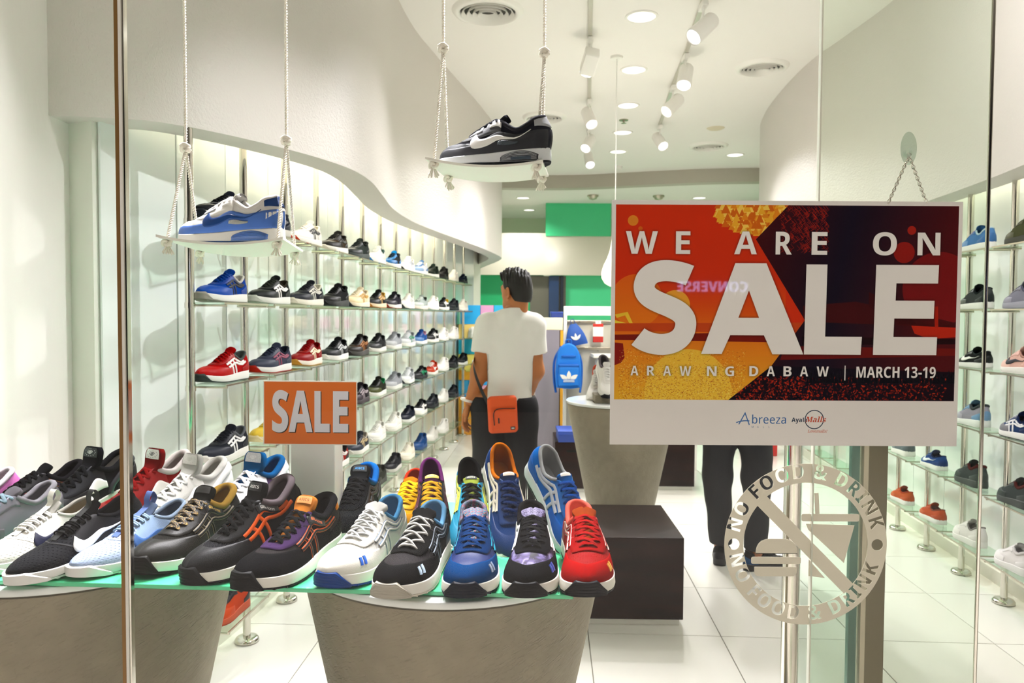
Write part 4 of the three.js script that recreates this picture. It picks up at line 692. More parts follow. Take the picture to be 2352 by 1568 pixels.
// corners: near left, near right, far right, far left of the seat; tops: rope knots left and right
function swing(label, c, sag, tops, ceil, seed) {
  const t = thing('rope_swing', label, 'swing'), n = 20, bow = 0.05;
  const at = (u, v) => { const a = V(...c[0]).lerp(V(...c[1]), u), b = V(...c[3]).lerp(V(...c[2]), u), p = a.lerp(b, v); p.y -= sag * (1 - (2 * u - 1) ** 2); return p; };
  const th = 0.006, g = [];
  g.push(grid(n, 2, (u, v) => at(u, v).toArray()), grid(n, 2, (u, v) => at(u, 1 - v).add(V(0, -th, 0)).toArray()));
  for (const v of [0, 1]) g.push(grid(n, 1, (u, k) => at(v ? 1 - u : u, v).add(V(0, -th * (1 - k), 0)).toArray())); for (const u of [0, 1]) g.push(grid(2, 1, (v, k) => at(u, u ? v : 1 - v).add(V(0, -th * (1 - k), 0)).toArray()));
  mesh('seat', merged(g), mat('#eeebe0', 0.45), t);
  [[0.06, 0.08, 0], [0.94, 0.08, 1], [0.94, 0.92, 1], [0.06, 0.92, 0]].forEach(([u, v, k], i) => { const p = at(u, v); mesh('rope', merged([ropeGeo([tops[k][0], tops[k][1], tops[k][2]], [p.x, p.y - 0.008, p.z]), knotGeo([p.x, p.y - 0.014, p.z], 0.0044, 0.026, 1, seed + i)]), M.rope, t); });
  tops.forEach((p, k) => mesh('hanging_rope', merged([ropeGeo([p[0] + ceil[k] * 0.5, H_CEIL - 0.005, p[2]], p), knotGeo(p, 0.0054, 0.018, 0.2, seed + 9 + k), tube([[p[0] - 0.012, p[1] + 0.006, p[2] + 0.004], [p[0], p[1] + 0.011, p[2] + 0.008], [p[0] + 0.012, p[1] + 0.004, p[2] + 0.003]], 0.0044, 12, 7)]), M.rope, t));
  return (u, v) => at(u, v);
}
const swing1 = swing('white rope swing hanging at the left, carrying the white and blue sneaker', [[-0.84, 1.634, -1.75], [-0.553, 1.634, -1.79], [-0.59, 1.628, -2.09], [-0.872, 1.628, -2.05]], 0.016, [[-0.835, 1.868, -1.905], [-0.578, 1.888, -1.905]], [0, 0], 100);
const swing2 = swing('white rope swing hanging higher in the middle, carrying the black and grey sneaker', [[-0.212, 1.829, -1.8], [0.072, 1.826, -1.81], [0.095, 1.824, -1.99], [-0.185, 1.824, -1.985]], 0.016, [[-0.178, 2.12, -1.9], [0.078, 2.11, -1.9]], [0, 0], 200);
// side panels of the sneakers on the swings
const airMore = (c) => (S, t) => {
  for (const side of [-1, 1]) {
    mesh('mudguard', band(S, side, 0.0, 0.965, () => 0.0, keyed([[0, 0.56], [0.12, 0.6], [0.25, 0.72], [0.33, 0.7], [0.45, 0.5], [0.6, 0.34], [0.8, 0.36], [0.9, 0.46], [0.965, 0.52]]), 34, 6, 0.0017), mat(c.guard, 0.55), t);
    mesh('vent_panel', between(S, side, [[0.42, 0.2], [0.34, 0.23], [0.25, 0.32]], [[0.42, 0.27], [0.35, 0.37], [0.25, 0.38]], 10, 4, 0.0036), mat(c.vent, 0.4, { bumpMap: TX.rib, bumpScale: 0.001, key: 'vent' + c.vent }), t);
    mesh('top_eyelet', band(S, side, 0.4, 0.5, () => 0.72, () => 0.95, 8, 4, 0.003), mat(c.eyelet, 0.45), t);
    mesh('lower_eyelet', band(S, side, 0.56, 0.68, () => 0.7, () => 0.95, 8, 4, 0.003), mat(c.lower, 0.5), t);
    const wall = (s, k, out) => { const th = Math.acos(1 - 2 * s), r = S.sole(side > 0 ? th : 2 * Math.PI - th, k, out, 0.004, 0.0035); return V(...r); };
    const air = mesh('air_unit', grid(16, 4, (u, v) => { const s = lerp(0.07, 0.4, u), hgt = Math.sin(Math.PI * clamp(0.08 + u * 0.84)) ** 0.6; return wall(s, lerp(0.06, 0.2 + 0.72 * hgt, v), v === 0 || v === 1 || u === 0 || u === 1 ? 0.001 : 0.0048).toArray(); }), mat(c.air, 0.35), t);
    for (let k = 0; k < 6; k++) mesh('air_rib', grid(12, 2, (u, v) => { const s = lerp(0.09, 0.38, u), hgt = Math.sin(Math.PI * clamp(0.08 + u * 0.84)) ** 0.6, q = lerp(0.12, 0.2 + 0.66 * hgt, (k + 0.35 + v * 0.3) / 6); return wall(s, q, 0.0052 + (v === 0.5 ? 0.0012 : 0)).toArray(); }), mat(c.rib, 0.4), air);
    if (c.window) mesh('air_window', grid(12, 3, (u, v) => wall(lerp(0.13, 0.3, u), lerp(0.14, 0.4, v), 0.0066).toArray()), mat(c.window, 0.1, { clearcoat: 1, key: 'airwin' }), t);
  }
};
const air1 = makeShoe('sneaker', 'white sneaker with blue mudguard and blue side logo on the left rope swing', { form: FORM.air, upper: 'mesh:#e9e7e2', toe: '#eceae5', toeForm: { sc: 0.9, s0: 0.6, h1: 0.3 }, eyestay: '#efede8', eyeForm: { wide: 0.5, off: 0.0016 }, tongueForm: { ext: 0.006, wide: 0.022, back: 0.006 }, lining: '#d9d5ce', collar: '#e8e4de', tongue: '#e9e7e2', laces: '#efede8', midsole: '#f1efe9', outsole: '#33578f', swoosh: '#2b4f92', heel: 'mesh:#e9e7e2', heelForm: { hi: 0.6, lo: 0.5, s1: 0.1 }, tab: '#2c4e8c', more: airMore({ guard: '#2f5597', vent: '#9c9c94', eyelet: '#efede8', lower: '#9a9a9c', air: '#34568f', rib: '#41639c' }) });
{ const p = swing1(0.47, 0.42), q = V(0, 0, FORM.air.length / 2).applyEuler(new THREE.Euler(0, -1.78, 0)); air1.rotation.order = 'YXZ'; air1.rotation.set(0, -1.78, 0); air1.position.set(p.x - q.x, p.y + 0.008, p.z - q.z); }
const air2 = makeShoe('sneaker', 'black and grey sneaker with white side logo on the middle rope swing', { form: { ...FORM.air, key: 'air2' }, upper: 'mesh:#3b3c46', toe: '#6a6c70', toeForm: { sc: 0.93, s0: 0.62, h1: 0.35 }, eyestay: '#74767a', eyeForm: { wide: 0.5, off: 0.0016 }, tongueForm: { ext: 0.006, wide: 0.022, back: 0.006 }, lining: '#5d5a5e', collar: '#4b4a50', tongue: '#3a3a42', laces: '#23242c', midsole: '#dfe2e4', outsole: '#2a2c33', swoosh: '#f5f4f0', heelForm: { hi: 0.6, lo: 0.5, s1: 0.1 }, tab: '#b9babd', more: airMore({ guard: '#191b22', vent: '#3d4650', eyelet: '#e6e5e2', lower: '#8b8c90', air: '#2e3138', rib: '#c9ccd0', window: '#48535e' }) });
{ const p = swing2(0.535, 0.45), q = V(0, 0, FORM.air.length / 2).applyEuler(new THREE.Euler(0, -1.86, 0)); air2.rotation.order = 'YXZ'; air2.rotation.set(0, -1.86, 0); air2.position.set(p.x - q.x, p.y + 0.01, p.z - q.z); }
// ================================================================ shoe walls
const ROW_Y = [1.80, 1.49, 1.18, 0.87, 0.55, 0.235], ROW = ['top', 'second', 'third', 'fourth', 'fifth', 'lowest'];
const ORD = ['first', 'second', 'third', 'fourth', 'fifth', 'sixth', 'seventh', 'eighth', 'ninth', 'tenth', 'eleventh', 'twelfth', 'thirteenth', 'fourteenth', 'fifteenth'];
const poleGeo = { left: merged([cyl(0.0165, 0.0165, 2.5, 0, 1.25, 0, 20)]), base: lathe([[0.0001, 0.026], [0.03, 0.026], [0.045, 0.022], [0.052, 0.012], [0.052, 0], [0.0001, 0]], 28), cap: cyl(0.019, 0.019, 0.02, 0, 0, 0, 20) };
function pole(x, z, label, group) {
  const t = thing('shelf_pole', label, 'pole', group, [x, 0, z]);
  mesh('tube', poleGeo.left, M.chrome, t); mesh('base_plate', poleGeo.base, M.chrome, t);
  for (const y of ROW_Y) mesh('clamp', poleGeo.cap, M.chrome, t, [0, y - 0.012, 0]);
}
const shelfGeo = new Map();
function shelf(a, b, y, out, label, group) { // a, b: plan points of the two poles; out: +1 towards +x
  const d = a.distanceTo(b), key = d.toFixed(2) + out;
  if (!shelfGeo.has(key)) shelfGeo.set(key, [rbox(0.135, 0.008, d * 0.86, 0.003, out * 0.05, -0.004, 0), merged([box(0.005, 0.007, d * 0.86, out * 0.12, -0.004, 0), cyl(0.004, 0.004, 0.13, 0, 0, 0, 8).rotateZ(Math.PI / 2).translate(out * 0.055, -0.012, d * 0.4), cyl(0.004, 0.004, 0.13, 0, 0, 0, 8).rotateZ(Math.PI / 2).translate(out * 0.055, -0.012, -d * 0.4)])]);
  const t = thing('glass_shelf', label, 'shelf', group, [(a.x + b.x) / 2, y, (a.z + b.z) / 2], Math.atan2(b.x - a.x, b.z - a.z) + Math.PI);
  const [p, r] = shelfGeo.get(key); mesh('plate', p, M.shelfGlass, t); mesh('bracket', r, M.steel, t);
}
const poleL = (k) => { const z = 2.754 + 0.466 * k; return V(POLE_L(z), 0, -z); };
const poleR = (k) => { const z = 3.705 + 0.434 * k; return V(POLE_R(z), 0, -z); };
for (let k = 0; k < 14; k++) { const p = poleL(k); pole(p.x, p.z, ORD[k] + ' chrome pole of the left shoe wall, counted from the shop front', 'chrome poles of the left shoe wall'); }
for (let k = -1; k < 8; k++) { const p = poleR(k); pole(p.x, p.z, (k < 0 ? 'nearest' : ORD[k] + ' fully visible') + ' chrome pole of the right shoe wall, counted from the shop front', 'chrome poles of the right shoe wall'); }
for (let r = 0; r < 6; r++) for (let k = 0; k < 13; k++) { if (r > 3 && k < 2 && !(r === 5)) continue; shelf(poleL(k), poleL(k + 1), ROW_Y[r], 1, `glass shelf in the ${ROW[r]} row of the left wall, ${ORD[k]} bay from the front`, 'glass shelves of the left shoe wall'); }
for (let r = 0; r < 6; r++) for (let k = -1; k < 7; k++) { if (k > 2 && r < 4) continue; shelf(poleR(k), poleR(k + 1), ROW_Y[r], -1, `glass shelf in the ${ROW[r]} row of the right wall, ${k < 0 ? 'nearest' : ORD[k] + ' whole'} bay from the front`, 'glass shelves of the right shoe wall'); }
// colourways: description | kind | upper | toe | eyestay and heel | lining | laces | midsole | outsole | mark | mark colour
const W_ = '#efece6', K_ = '#1f2022';
const WALLSHOES = {
  0: { // top row
    0: 'navy black runner with white sole|runner|#1e2330|#171b26|#232939|#2b2f3a|#14161c|#e8e5dd|#2b2f3a||', 1: 'dark navy runner with grey heel|lite|#20273a|#1b2030|#232a3c|#2c3242|#171b26|#cfccc2|#20242e|stripes|#8f8f92',
    2: 'white runner with black side lines and red outsole|lite|#efece6|#f0eee8|#ece9e2|#f0ebd8|#e8e4dc|#f1efe8|#c9482c|stripes|#3a3a40', 3: 'black and bronze runner with white sole|lite|#5b4c38|#27251f|#1d1c1a|#26241f|#1a1a18|#efece6|#d9d6cc|stripes|#2c2a26',
    4: 'dark grey green bulky runner|bootie|#37403c|#2f3835|#2a322f|#1f2624|#222a28|#33443f|#28332f||', 5: 'white knit runner with blue sole edge|lite|#e6e5df|#efece6|#dcdad2|#5c7a72|#cfd2cf|#eceae6|#3f92d8||', 6: 'black runner with bright blue sides|bootie|#2b2c30|#2d7fc8|#3390dc|#2a2b2e|#1b1c1f|#e8e6e0|#dcdad4||',
    7: 'white court shoe with black toe sole|lite|#f0eee9|#f1efea|#efede8|#efece6|#f0ede8|#efece6|#22262a|stripes|#b8bcc6', 8: 'white runner with blue print sides|lite|#dfe4ee|#9db8dc|#6f97cf|#eceae6|#dfe6f0|#eceae4|#e0ded8||', 9: 'dark green runner with white sole|lite|#27352f|#223029|#2b3a34|#1f2a25|#1d2823|#e9e7e0|#d5d2ca||',
    10: 'black leather high runner|bootie|#1f1f21|#1b1b1d|#232325|#1a1a1c|#161618|#232325|#1a1a1c||', 11: 'plain white court shoe|lite|#f0eee8|#f0eee8|#efece6|#ece9e2|#f2f0ea|#f1efe9|#e4e1d9||', 12: 'navy flat runner with dark sole|slim|#1d2740|#1b2438|#222d48|#1a2234|#161d2e|#262c38|#1c2028||',
  },
  1: {
    0: 'cobalt blue runner with black side stripes and grey sole|lite|#2058c8|#2464d4|#1c52bc|#d8d6ce|#1a48a8|#ecebe6|#aeaba0|stripes|#2f333c', 1: 'black runner with big white side logo|lite|#1e2322|#232b29|#1f2423|#4c4438|#3c3f36|#e9e8e0|#c9cdc2|stripes|#f0eeea', 2: 'charcoal runner with white eyelets and cream collar|lite|#33363f|#373b45|#2f323b|#e6e2d2|#2a2c34|#ece8da|#d8d4c4|stripes|#d4d2c8',
    3: 'all black bulky runner|bootie|#232427|#2c2b2b|#1f2022|#1b1c1e|#18191b|#2e2f31|#1c1d1f||', 4: 'cream runner with gold side logo|lite|#f0dcbc|#ecd8b4|#f2e0c4|#eedcc0|#f0e2c8|#efe2cc|#3c4448|stripes|#d3a24c', 5: 'black runner with gold logo and gum sole|lite|#211f1f|#1d1c1d|#242223|#dba95c|#1a191a|#f0dcc0|#d08f4c|stripes|#e6bd86',
    6: 'dark purple runner with white and red sole|lite|#332e3c|#4a4652|#26242c|#2a2830|#1f1e25|#eeebe6|#c8503c||', 7: 'white court shoe with grey side lines|lite|#f1efea|#f2f0eb|#f0ede8|#ece9e2|#f2f0ea|#f0eee9|#3c4240|stripes|#c9cbc8', 8: 'pale grey runner with dark collar|lite|#b9c2bf|#c9cfcb|#aab5b1|#59625f|#d3d8d4|#e9ddd4|#dccfc4||', 9: 'tall plain white court shoe|bootie|#f1efea|#f1efea|#efede8|#ece9e2|#f2f0ea|#f0eee9|#dcd9d0||',
    10: 'black court shoe with three white stripes|lite|#27292a|#222425|#2b2d2e|#d8b04c|#1d1e1f|#e6e4de|#cfccc4|stripes|#f1f0ec', 11: 'charcoal low trainer|lite|#2e3138|#2a2d34|#31343b|#24272d|#202329|#33363c|#26292e||', 12: 'cream low trainer with white sole|lite|#e2ded2|#e6e2d6|#dcd8cc|#d4d0c4|#e8e4da|#efece4|#dcd8cc||',
  },
  2: {
    0: 'bright red runner with big white logo and grey lining|lite|#dd2a22|#e03028|#d42820|#7f8684|#c8241c|#efeeea|#4b5450|stripes|#f3f1ee', 1: 'slate blue runner with pink side stripes and red outsole|lite|#5c6076|#545a70|#4d536a|#3d4254|#3a3f52|#eeebe8|#cf3a2c|stripes|#b9627c', 2: 'red runner with cream side logo and gum outsole|lite|#b72528|#ba282a|#b22326|#a42222|#a82024|#f0e7da|#d09a52|stripes|#f1e3c4',
    3: 'black runner with thick white sole|lite|#2e3134|#3a3d40|#26292b|#1d1f21|#1c1e20|#f0eeea|#e4e1da|stripes|#c9cccc', 4: 'black and brown bulky runner|bootie|#6d4a36|#3b3431|#2c2826|#222020|#1f1d1c|#5d5a56|#494642|stripes|#c08048', 5: 'charcoal runner with pale sole|lite|#3a3d3e|#4a4d4e|#303334|#2a2c2d|#222425|#e6e4de|#d4d1c9||', 6: 'light grey knit runner|lite|#b9bcc2|#c6c8cd|#adb0b7|#8d9098|#a5a8af|#e9e8e4|#dcdad4||',
    7: 'pale grey runner with green side stripe|lite|#c9ccd0|#d2d4d7|#bfc2c7|#a9acb2|#d6d8da|#ecebe6|#dedcd6|stripes|#4cab82', 8: 'blue runner with pink lining|lite|#3f6fc0|#6f9ad4|#2f5fb0|#c79ab0|#2a4fa0|#e4e6e8|#cfd0d4||', 9: 'black court shoe with white stripes and sole|lite|#25282a|#2d3032|#1f2224|#2a2c2e|#1c1e20|#f0eee9|#e0ddd6|stripes|#f2f0ec', 10: 'white court shoe with pale stripes|lite|#f0eee9|#f1efea|#eeece6|#eae7e0|#f1efea|#f0eee9|#dedbd3|stripes|#cfd0cc', 11: 'large plain white trainer|bootie|#efede8|#f0eee9|#edeae4|#e8e5de|#f0eee9|#efede8|#dedbd3||',
  },
  3: {
    0: 'navy runner with white side stripes and grey lining|lite|#262b38|#2a3040|#222734|#8a8c94|#1b1f2a|#e9e7e1|#d8d5cd|stripes|#e8e7e6', 1: 'yellow runner on pale sole|lite|#ecc95a|#f0cf64|#e6c250|#e0bc4c|#eed272|#f0e6c8|#e2d4a8||', 2: 'grey runner behind the sale card|lite|#8f9296|#999ca0|#85888c|#6c6f73|#74777b|#e6e4de|#d0cdc6||', 3: 'black runner behind the sale card edge|lite|#2a2b2d|#313234|#242527|#1d1e20|#1b1c1e|#e0ded8|#cac7c0||',
    4: 'purple black runner with white side lines|lite|#3a3138|#544650|#2c262b|#241f23|#1f1b1e|#5d5158|#3c3438|stripes|#b9adb2', 5: 'olive and black runner with green tongue and white sole|lite|#3b3e30|#6a7240|#2b2d26|#3fa068|#23251f|#edebe6|#dcd9d2||', 6: 'silver grey knit runner|lite|#b3b6bd|#c3c5cb|#a7aab1|#8f9299|#a0a3aa|#e9e8e4|#dad8d2||', 7: 'white grey runner with dark outsole|lite|#d6d8da|#dcdedf|#cdd0d3|#b9bcc0|#dadcde|#ecebe7|#474c50|stripes|#9aa0a4',
    8: 'black runner with green flash|slim|#26292b|#2f3335|#202325|#2a2d2f|#1b1d1f|#34373a|#2a2d2f|stripes|#3fb07c', 9: 'coral red slip trainer with white logo|lite|#dd5038|#e05840|#d84a32|#d4442c|#e8e2dc|#efece6|#dedad2|swoosh|#f3f0ec', 10: 'tall white trainer beside the coral one|bootie|#efede8|#f0eee9|#edeae4|#e8e5de|#f0eee9|#efede8|#dedbd3||', 11: 'black runner with rounded toe|lite|#2a2c2f|#303235|#242629|#1d1f21|#1b1d1f|#2b2d30|#212326||', 12: 'black high runner on white sole|bootie|#26282a|#2d2f31|#202224|#1b1d1f|#191b1d|#e8e6e0|#d6d3cb||',
  },
  4: {
    2: 'orange runner beside the white block|lite|#e88a34|#ec923e|#e2822c|#dc7a24|#f0a050|#efe2cc|#d8c8a8||', 3: 'red and black runner with white side logo|lite|#c2352c|#c83a30|#262324|#211e1f|#1d1b1c|#efece6|#dcd8d0|stripes|#dcd6d0', 4: 'slate navy runner with tan side lines|lite|#3c4452|#444c5c|#343b48|#c8bfae|#2c323e|#eeebe4|#dcd8ce|stripes|#c9b58c', 5: 'all white runner with large sole|lite|#f0eee9|#f1efea|#eeece6|#eae7e0|#f1efea|#f0eee9|#e2dfd8||', 6: 'plain white bulky trainer|bootie|#efede8|#f0eee9|#edeae4|#e8e5de|#f0eee9|#efede8|#dedbd3||',
    7: 'navy runner with pointed tongue|lite|#1d2436|#222a3e|#1a2030|#161c2a|#151a26|#e6e5e2|#d4d2cc||', 8: 'black and white runner|lite|#2b2d30|#efede8|#26282a|#1f2123|#1d1f21|#efede8|#dedbd3|stripes|#efede8', 9: 'dark grey runner with black toe|lite|#3a3e44|#33373d|#41454b|#2a2e33|#23272b|#3c4046|#2c3035||', 10: 'white trainer with ribbed side|lite|#eeece6|#efede8|#ebe8e2|#e6e3dc|#efede8|#eeece7|#dcd9d2||', 11: 'charcoal trainer on grey sole|lite|#34383d|#3a3e43|#2e3237|#282c30|#23272a|#4a4e52|#34383c||',
  },
  5: {
    0: 'orange and black runner beside the pedestal table|lite|#e0562c|#e25c32|#26262a|#222226|#1f1f22|#e2602f|#c84a22||', 5: 'dark olive runner|lite|#42463c|#4a4e44|#3a3e34|#2e322a|#2a2d26|#4c5046|#383c33||', 6: 'navy black runner with white lines|lite|#23252e|#282a34|#1f212a|#1a1c24|#181a20|#d8d6d2|#bcbab6||', 7: 'cream runner with beige sole|lite|#e9e2d2|#ece6d8|#e4dccc|#dcd4c4|#ece6da|#efe9dc|#dcd4c2||', 8: 'royal blue high trainer|bootie|#2f62a8|#3468ae|#2a5a9c|#244e8a|#224a84|#3a6cb0|#2a5696||', 9: 'white runner with rounded heel|lite|#efede8|#f0eee9|#edeae4|#e8e5de|#f0eee9|#efede8|#dedbd3||', 10: 'white bulky trainer beside the display blocks|bootie|#efede8|#f0eee9|#edeae4|#e8e5de|#f0eee9|#efede8|#dedbd3||',
  },
};
function wallShoe(spec, place) {
  const [desc, kind, up, toe, eye, linn, lace, mid, out, mark, mc] = spec.split('|');
  const d = { form: FORM[kind], upper: 'mesh:' + up, toe, eyestay: eye, heel: eye, lining: linn, tongue: eye, laces: lace, midsole: mid, outsole: out, bumper: out, toeForm: { sc: 0.86, s0: 0.54, h1: 0.3 }, stripes: mark === 'stripes' ? mc : null, swoosh: mark === 'swoosh' ? mc : null };
  return makeShoe('sneaker', desc + ', ' + place, d, 1);
}
const sway = rng(77);
for (const r in WALLSHOES) for (const k in WALLSHOES[r]) {
  const a = poleL(+k), b = poleL(+k + 1), f = 0.36, x = lerp(a.x, b.x, f) + 0.048, z = lerp(a.z, b.z, f), along = Math.atan2(a.x - b.x, a.z - b.z);
  const t = wallShoe(WALLSHOES[r][k], `${ROW[r]} row, ${ORD[k]} bay, left wall`), yaw = along - 0.12 + (sway() - 0.5) * 0.12, c = V(0, 0, 0.14).applyEuler(new THREE.Euler(0, yaw, 0));
  t.rotation.order = 'YXZ'; t.rotation.y = yaw; t.position.set(x - c.x, ROW_Y[r] + 0.0008, z - c.z);
}
const RIGHT = {
  0: { 0: 'light blue runner with thick white sole|lite|#6f9fdc|#7fa9e0|#5f92d4|#c9dfe6|#e0b8c8|#f1f0ec|#dddad4||', '-1': 'olive runner|lite|#6d7050|#76795a|#646848|#585c40|#50543a|#4a4c3c|#3c3e32||' },
  1: { 0: 'black and grey flecked runner with white sole|lite|#5a6060|#7c827c|#3f4647|#2e3435|#6c726e|#efeeea|#dcdad4||', '-1': 'lilac grey runner with navy laces|lite|#a4a4b2|#acacba|#9a9aa8|#84849a|#3b4470|#b4b4c0|#9c9ca8||' },
  2: { 0: 'black trainer with white side logo and white sole|slip|#2a2c2c|#26282a|#3a4040|#454c4c|#222426|#f0eeec|#dcdad6|swoosh|#f4f3f0', '-1': 'pale pink runner with dark logo|lite|#ecc4b8|#efcbc0|#e8bcb0|#d8a89c|#f0d6cc|#f1eeea|#dedad4|swoosh|#3a3a44' },
  3: { 0: 'lilac and sky blue runner with white sole|bootie|#b4b0be|#bab6c4|#8fb4da|#6a7074|#a8a4b4|#eef0ee|#dcdcd8||', '-1': 'navy blue and silver striped runner|lite|#3a5a94|#9c9aa4|#2c4478|#24386a|#e4e4e8|#f0eeec|#3a3a40|stripes|#e9e9ec' },
  4: { 0: 'dark grey green bulky runner with maroon laces|bootie|#55615f|#4d5957|#5a6664|#6b2420|#5c1e1c|#4c5856|#3c4644||', '-1': 'dark teal runner with maroon lining|bootie|#4e5a58|#475351|#55615f|#6a221e|#5a1c1a|#47514f|#39423f||', 1: 'blue trainer with white side logo|slip|#3f66b4|#5d84c6|#2f56a4|#1f2c50|#2a4a94|#f0efec|#dcdad6|swoosh|#e9eef6', 2: 'grey blue runner under the poster corner|lite|#8d9aa0|#97a4aa|#838f96|#767f86|#9aa4aa|#efeeea|#dcdad4||', 4: 'denim blue high trainer seen through the security gate|bootie|#2f5a92|#35629a|#2a5288|#24487a|#224474|#e9e8e4|#d6d4ce||' },
  5: { 0: 'plain white runner with white sole|lite|#eeeae8|#f0ecea|#ebe7e5|#a8a4a0|#f0ecea|#f1eeec|#e2dedc||', '-1': 'plain white trainer|bootie|#f0ecec|#f1eeee|#edeaea|#e6e2e2|#f1eeee|#f1efee|#e2dfde||', 1: 'coral orange trainer with white sole|slip|#e8704e|#ea7652|#e46a48|#b06a5a|#e06444|#f0eeec|#dedad6||', 2: 'coral orange trainer with white sole|slip|#ea7a52|#ec8058|#e6724c|#d85a3c|#e06848|#f0eeec|#dedad6||' },
};
for (const r in RIGHT) for (const k in RIGHT[r]) {
  const a = poleR(+k), b = poleR(+k + 1), f = 0.6, x = lerp(a.x, b.x, f) - 0.045, z = lerp(a.z, b.z, f);
  const t = wallShoe(RIGHT[r][k], `${ROW[r]} row, ${+k < 0 ? 'nearest' : ORD[k] + ' whole'} bay, right wall`), yaw = Math.PI - 0.1 + (sway() - 0.5) * 0.14, c = V(0, 0, 0.14).applyEuler(new THREE.Euler(0, yaw, 0));
  t.rotation.order = 'YXZ'; t.rotation.y = yaw; t.position.set(x - c.x, ROW_Y[r] + 0.0008, z - c.z);
}
// ================================================================ shop front glass
{
  const pane = (name, x0, x1, m) => { const t = struct(name, box(x1 - x0, 3.46, 0.002, (x0 + x1) / 2, 1.73, GLASS_Z), m); return t; };
  pane('window_1', -1.7, -0.668, M.glass); pane('window_2', -0.655, 0.516, M.glass);
  const door = pane('door_1', 0.522, 0.806, M.doorGlass); pane('window_3', 0.812, 1.8, M.glass);
  // upright joints
  const left = struct('trim_1', box(0.0065, 3.46, 0.014, -0.6685, 1.73, GLASS_Z), M.brass);
  mesh('edge_strip', box(0.005, 3.46, 0.016, -0.662, 1.73, GLASS_Z), M.plastic, left); mesh('edge_strip', box(0.003, 3.46, 0.012, -0.6575, 1.73, GLASS_Z), M.chrome, left);
  struct('trim_2', box(0.0025, 3.46, 0.01, 0.5195, 1.73, GLASS_Z), mat('#dfe2d2', 0.7));
  const r = struct('trim_3', cyl(0.0032, 0.0032, 3.46, 0.8095, 1.73, GLASS_Z, 16), M.chrome);
}
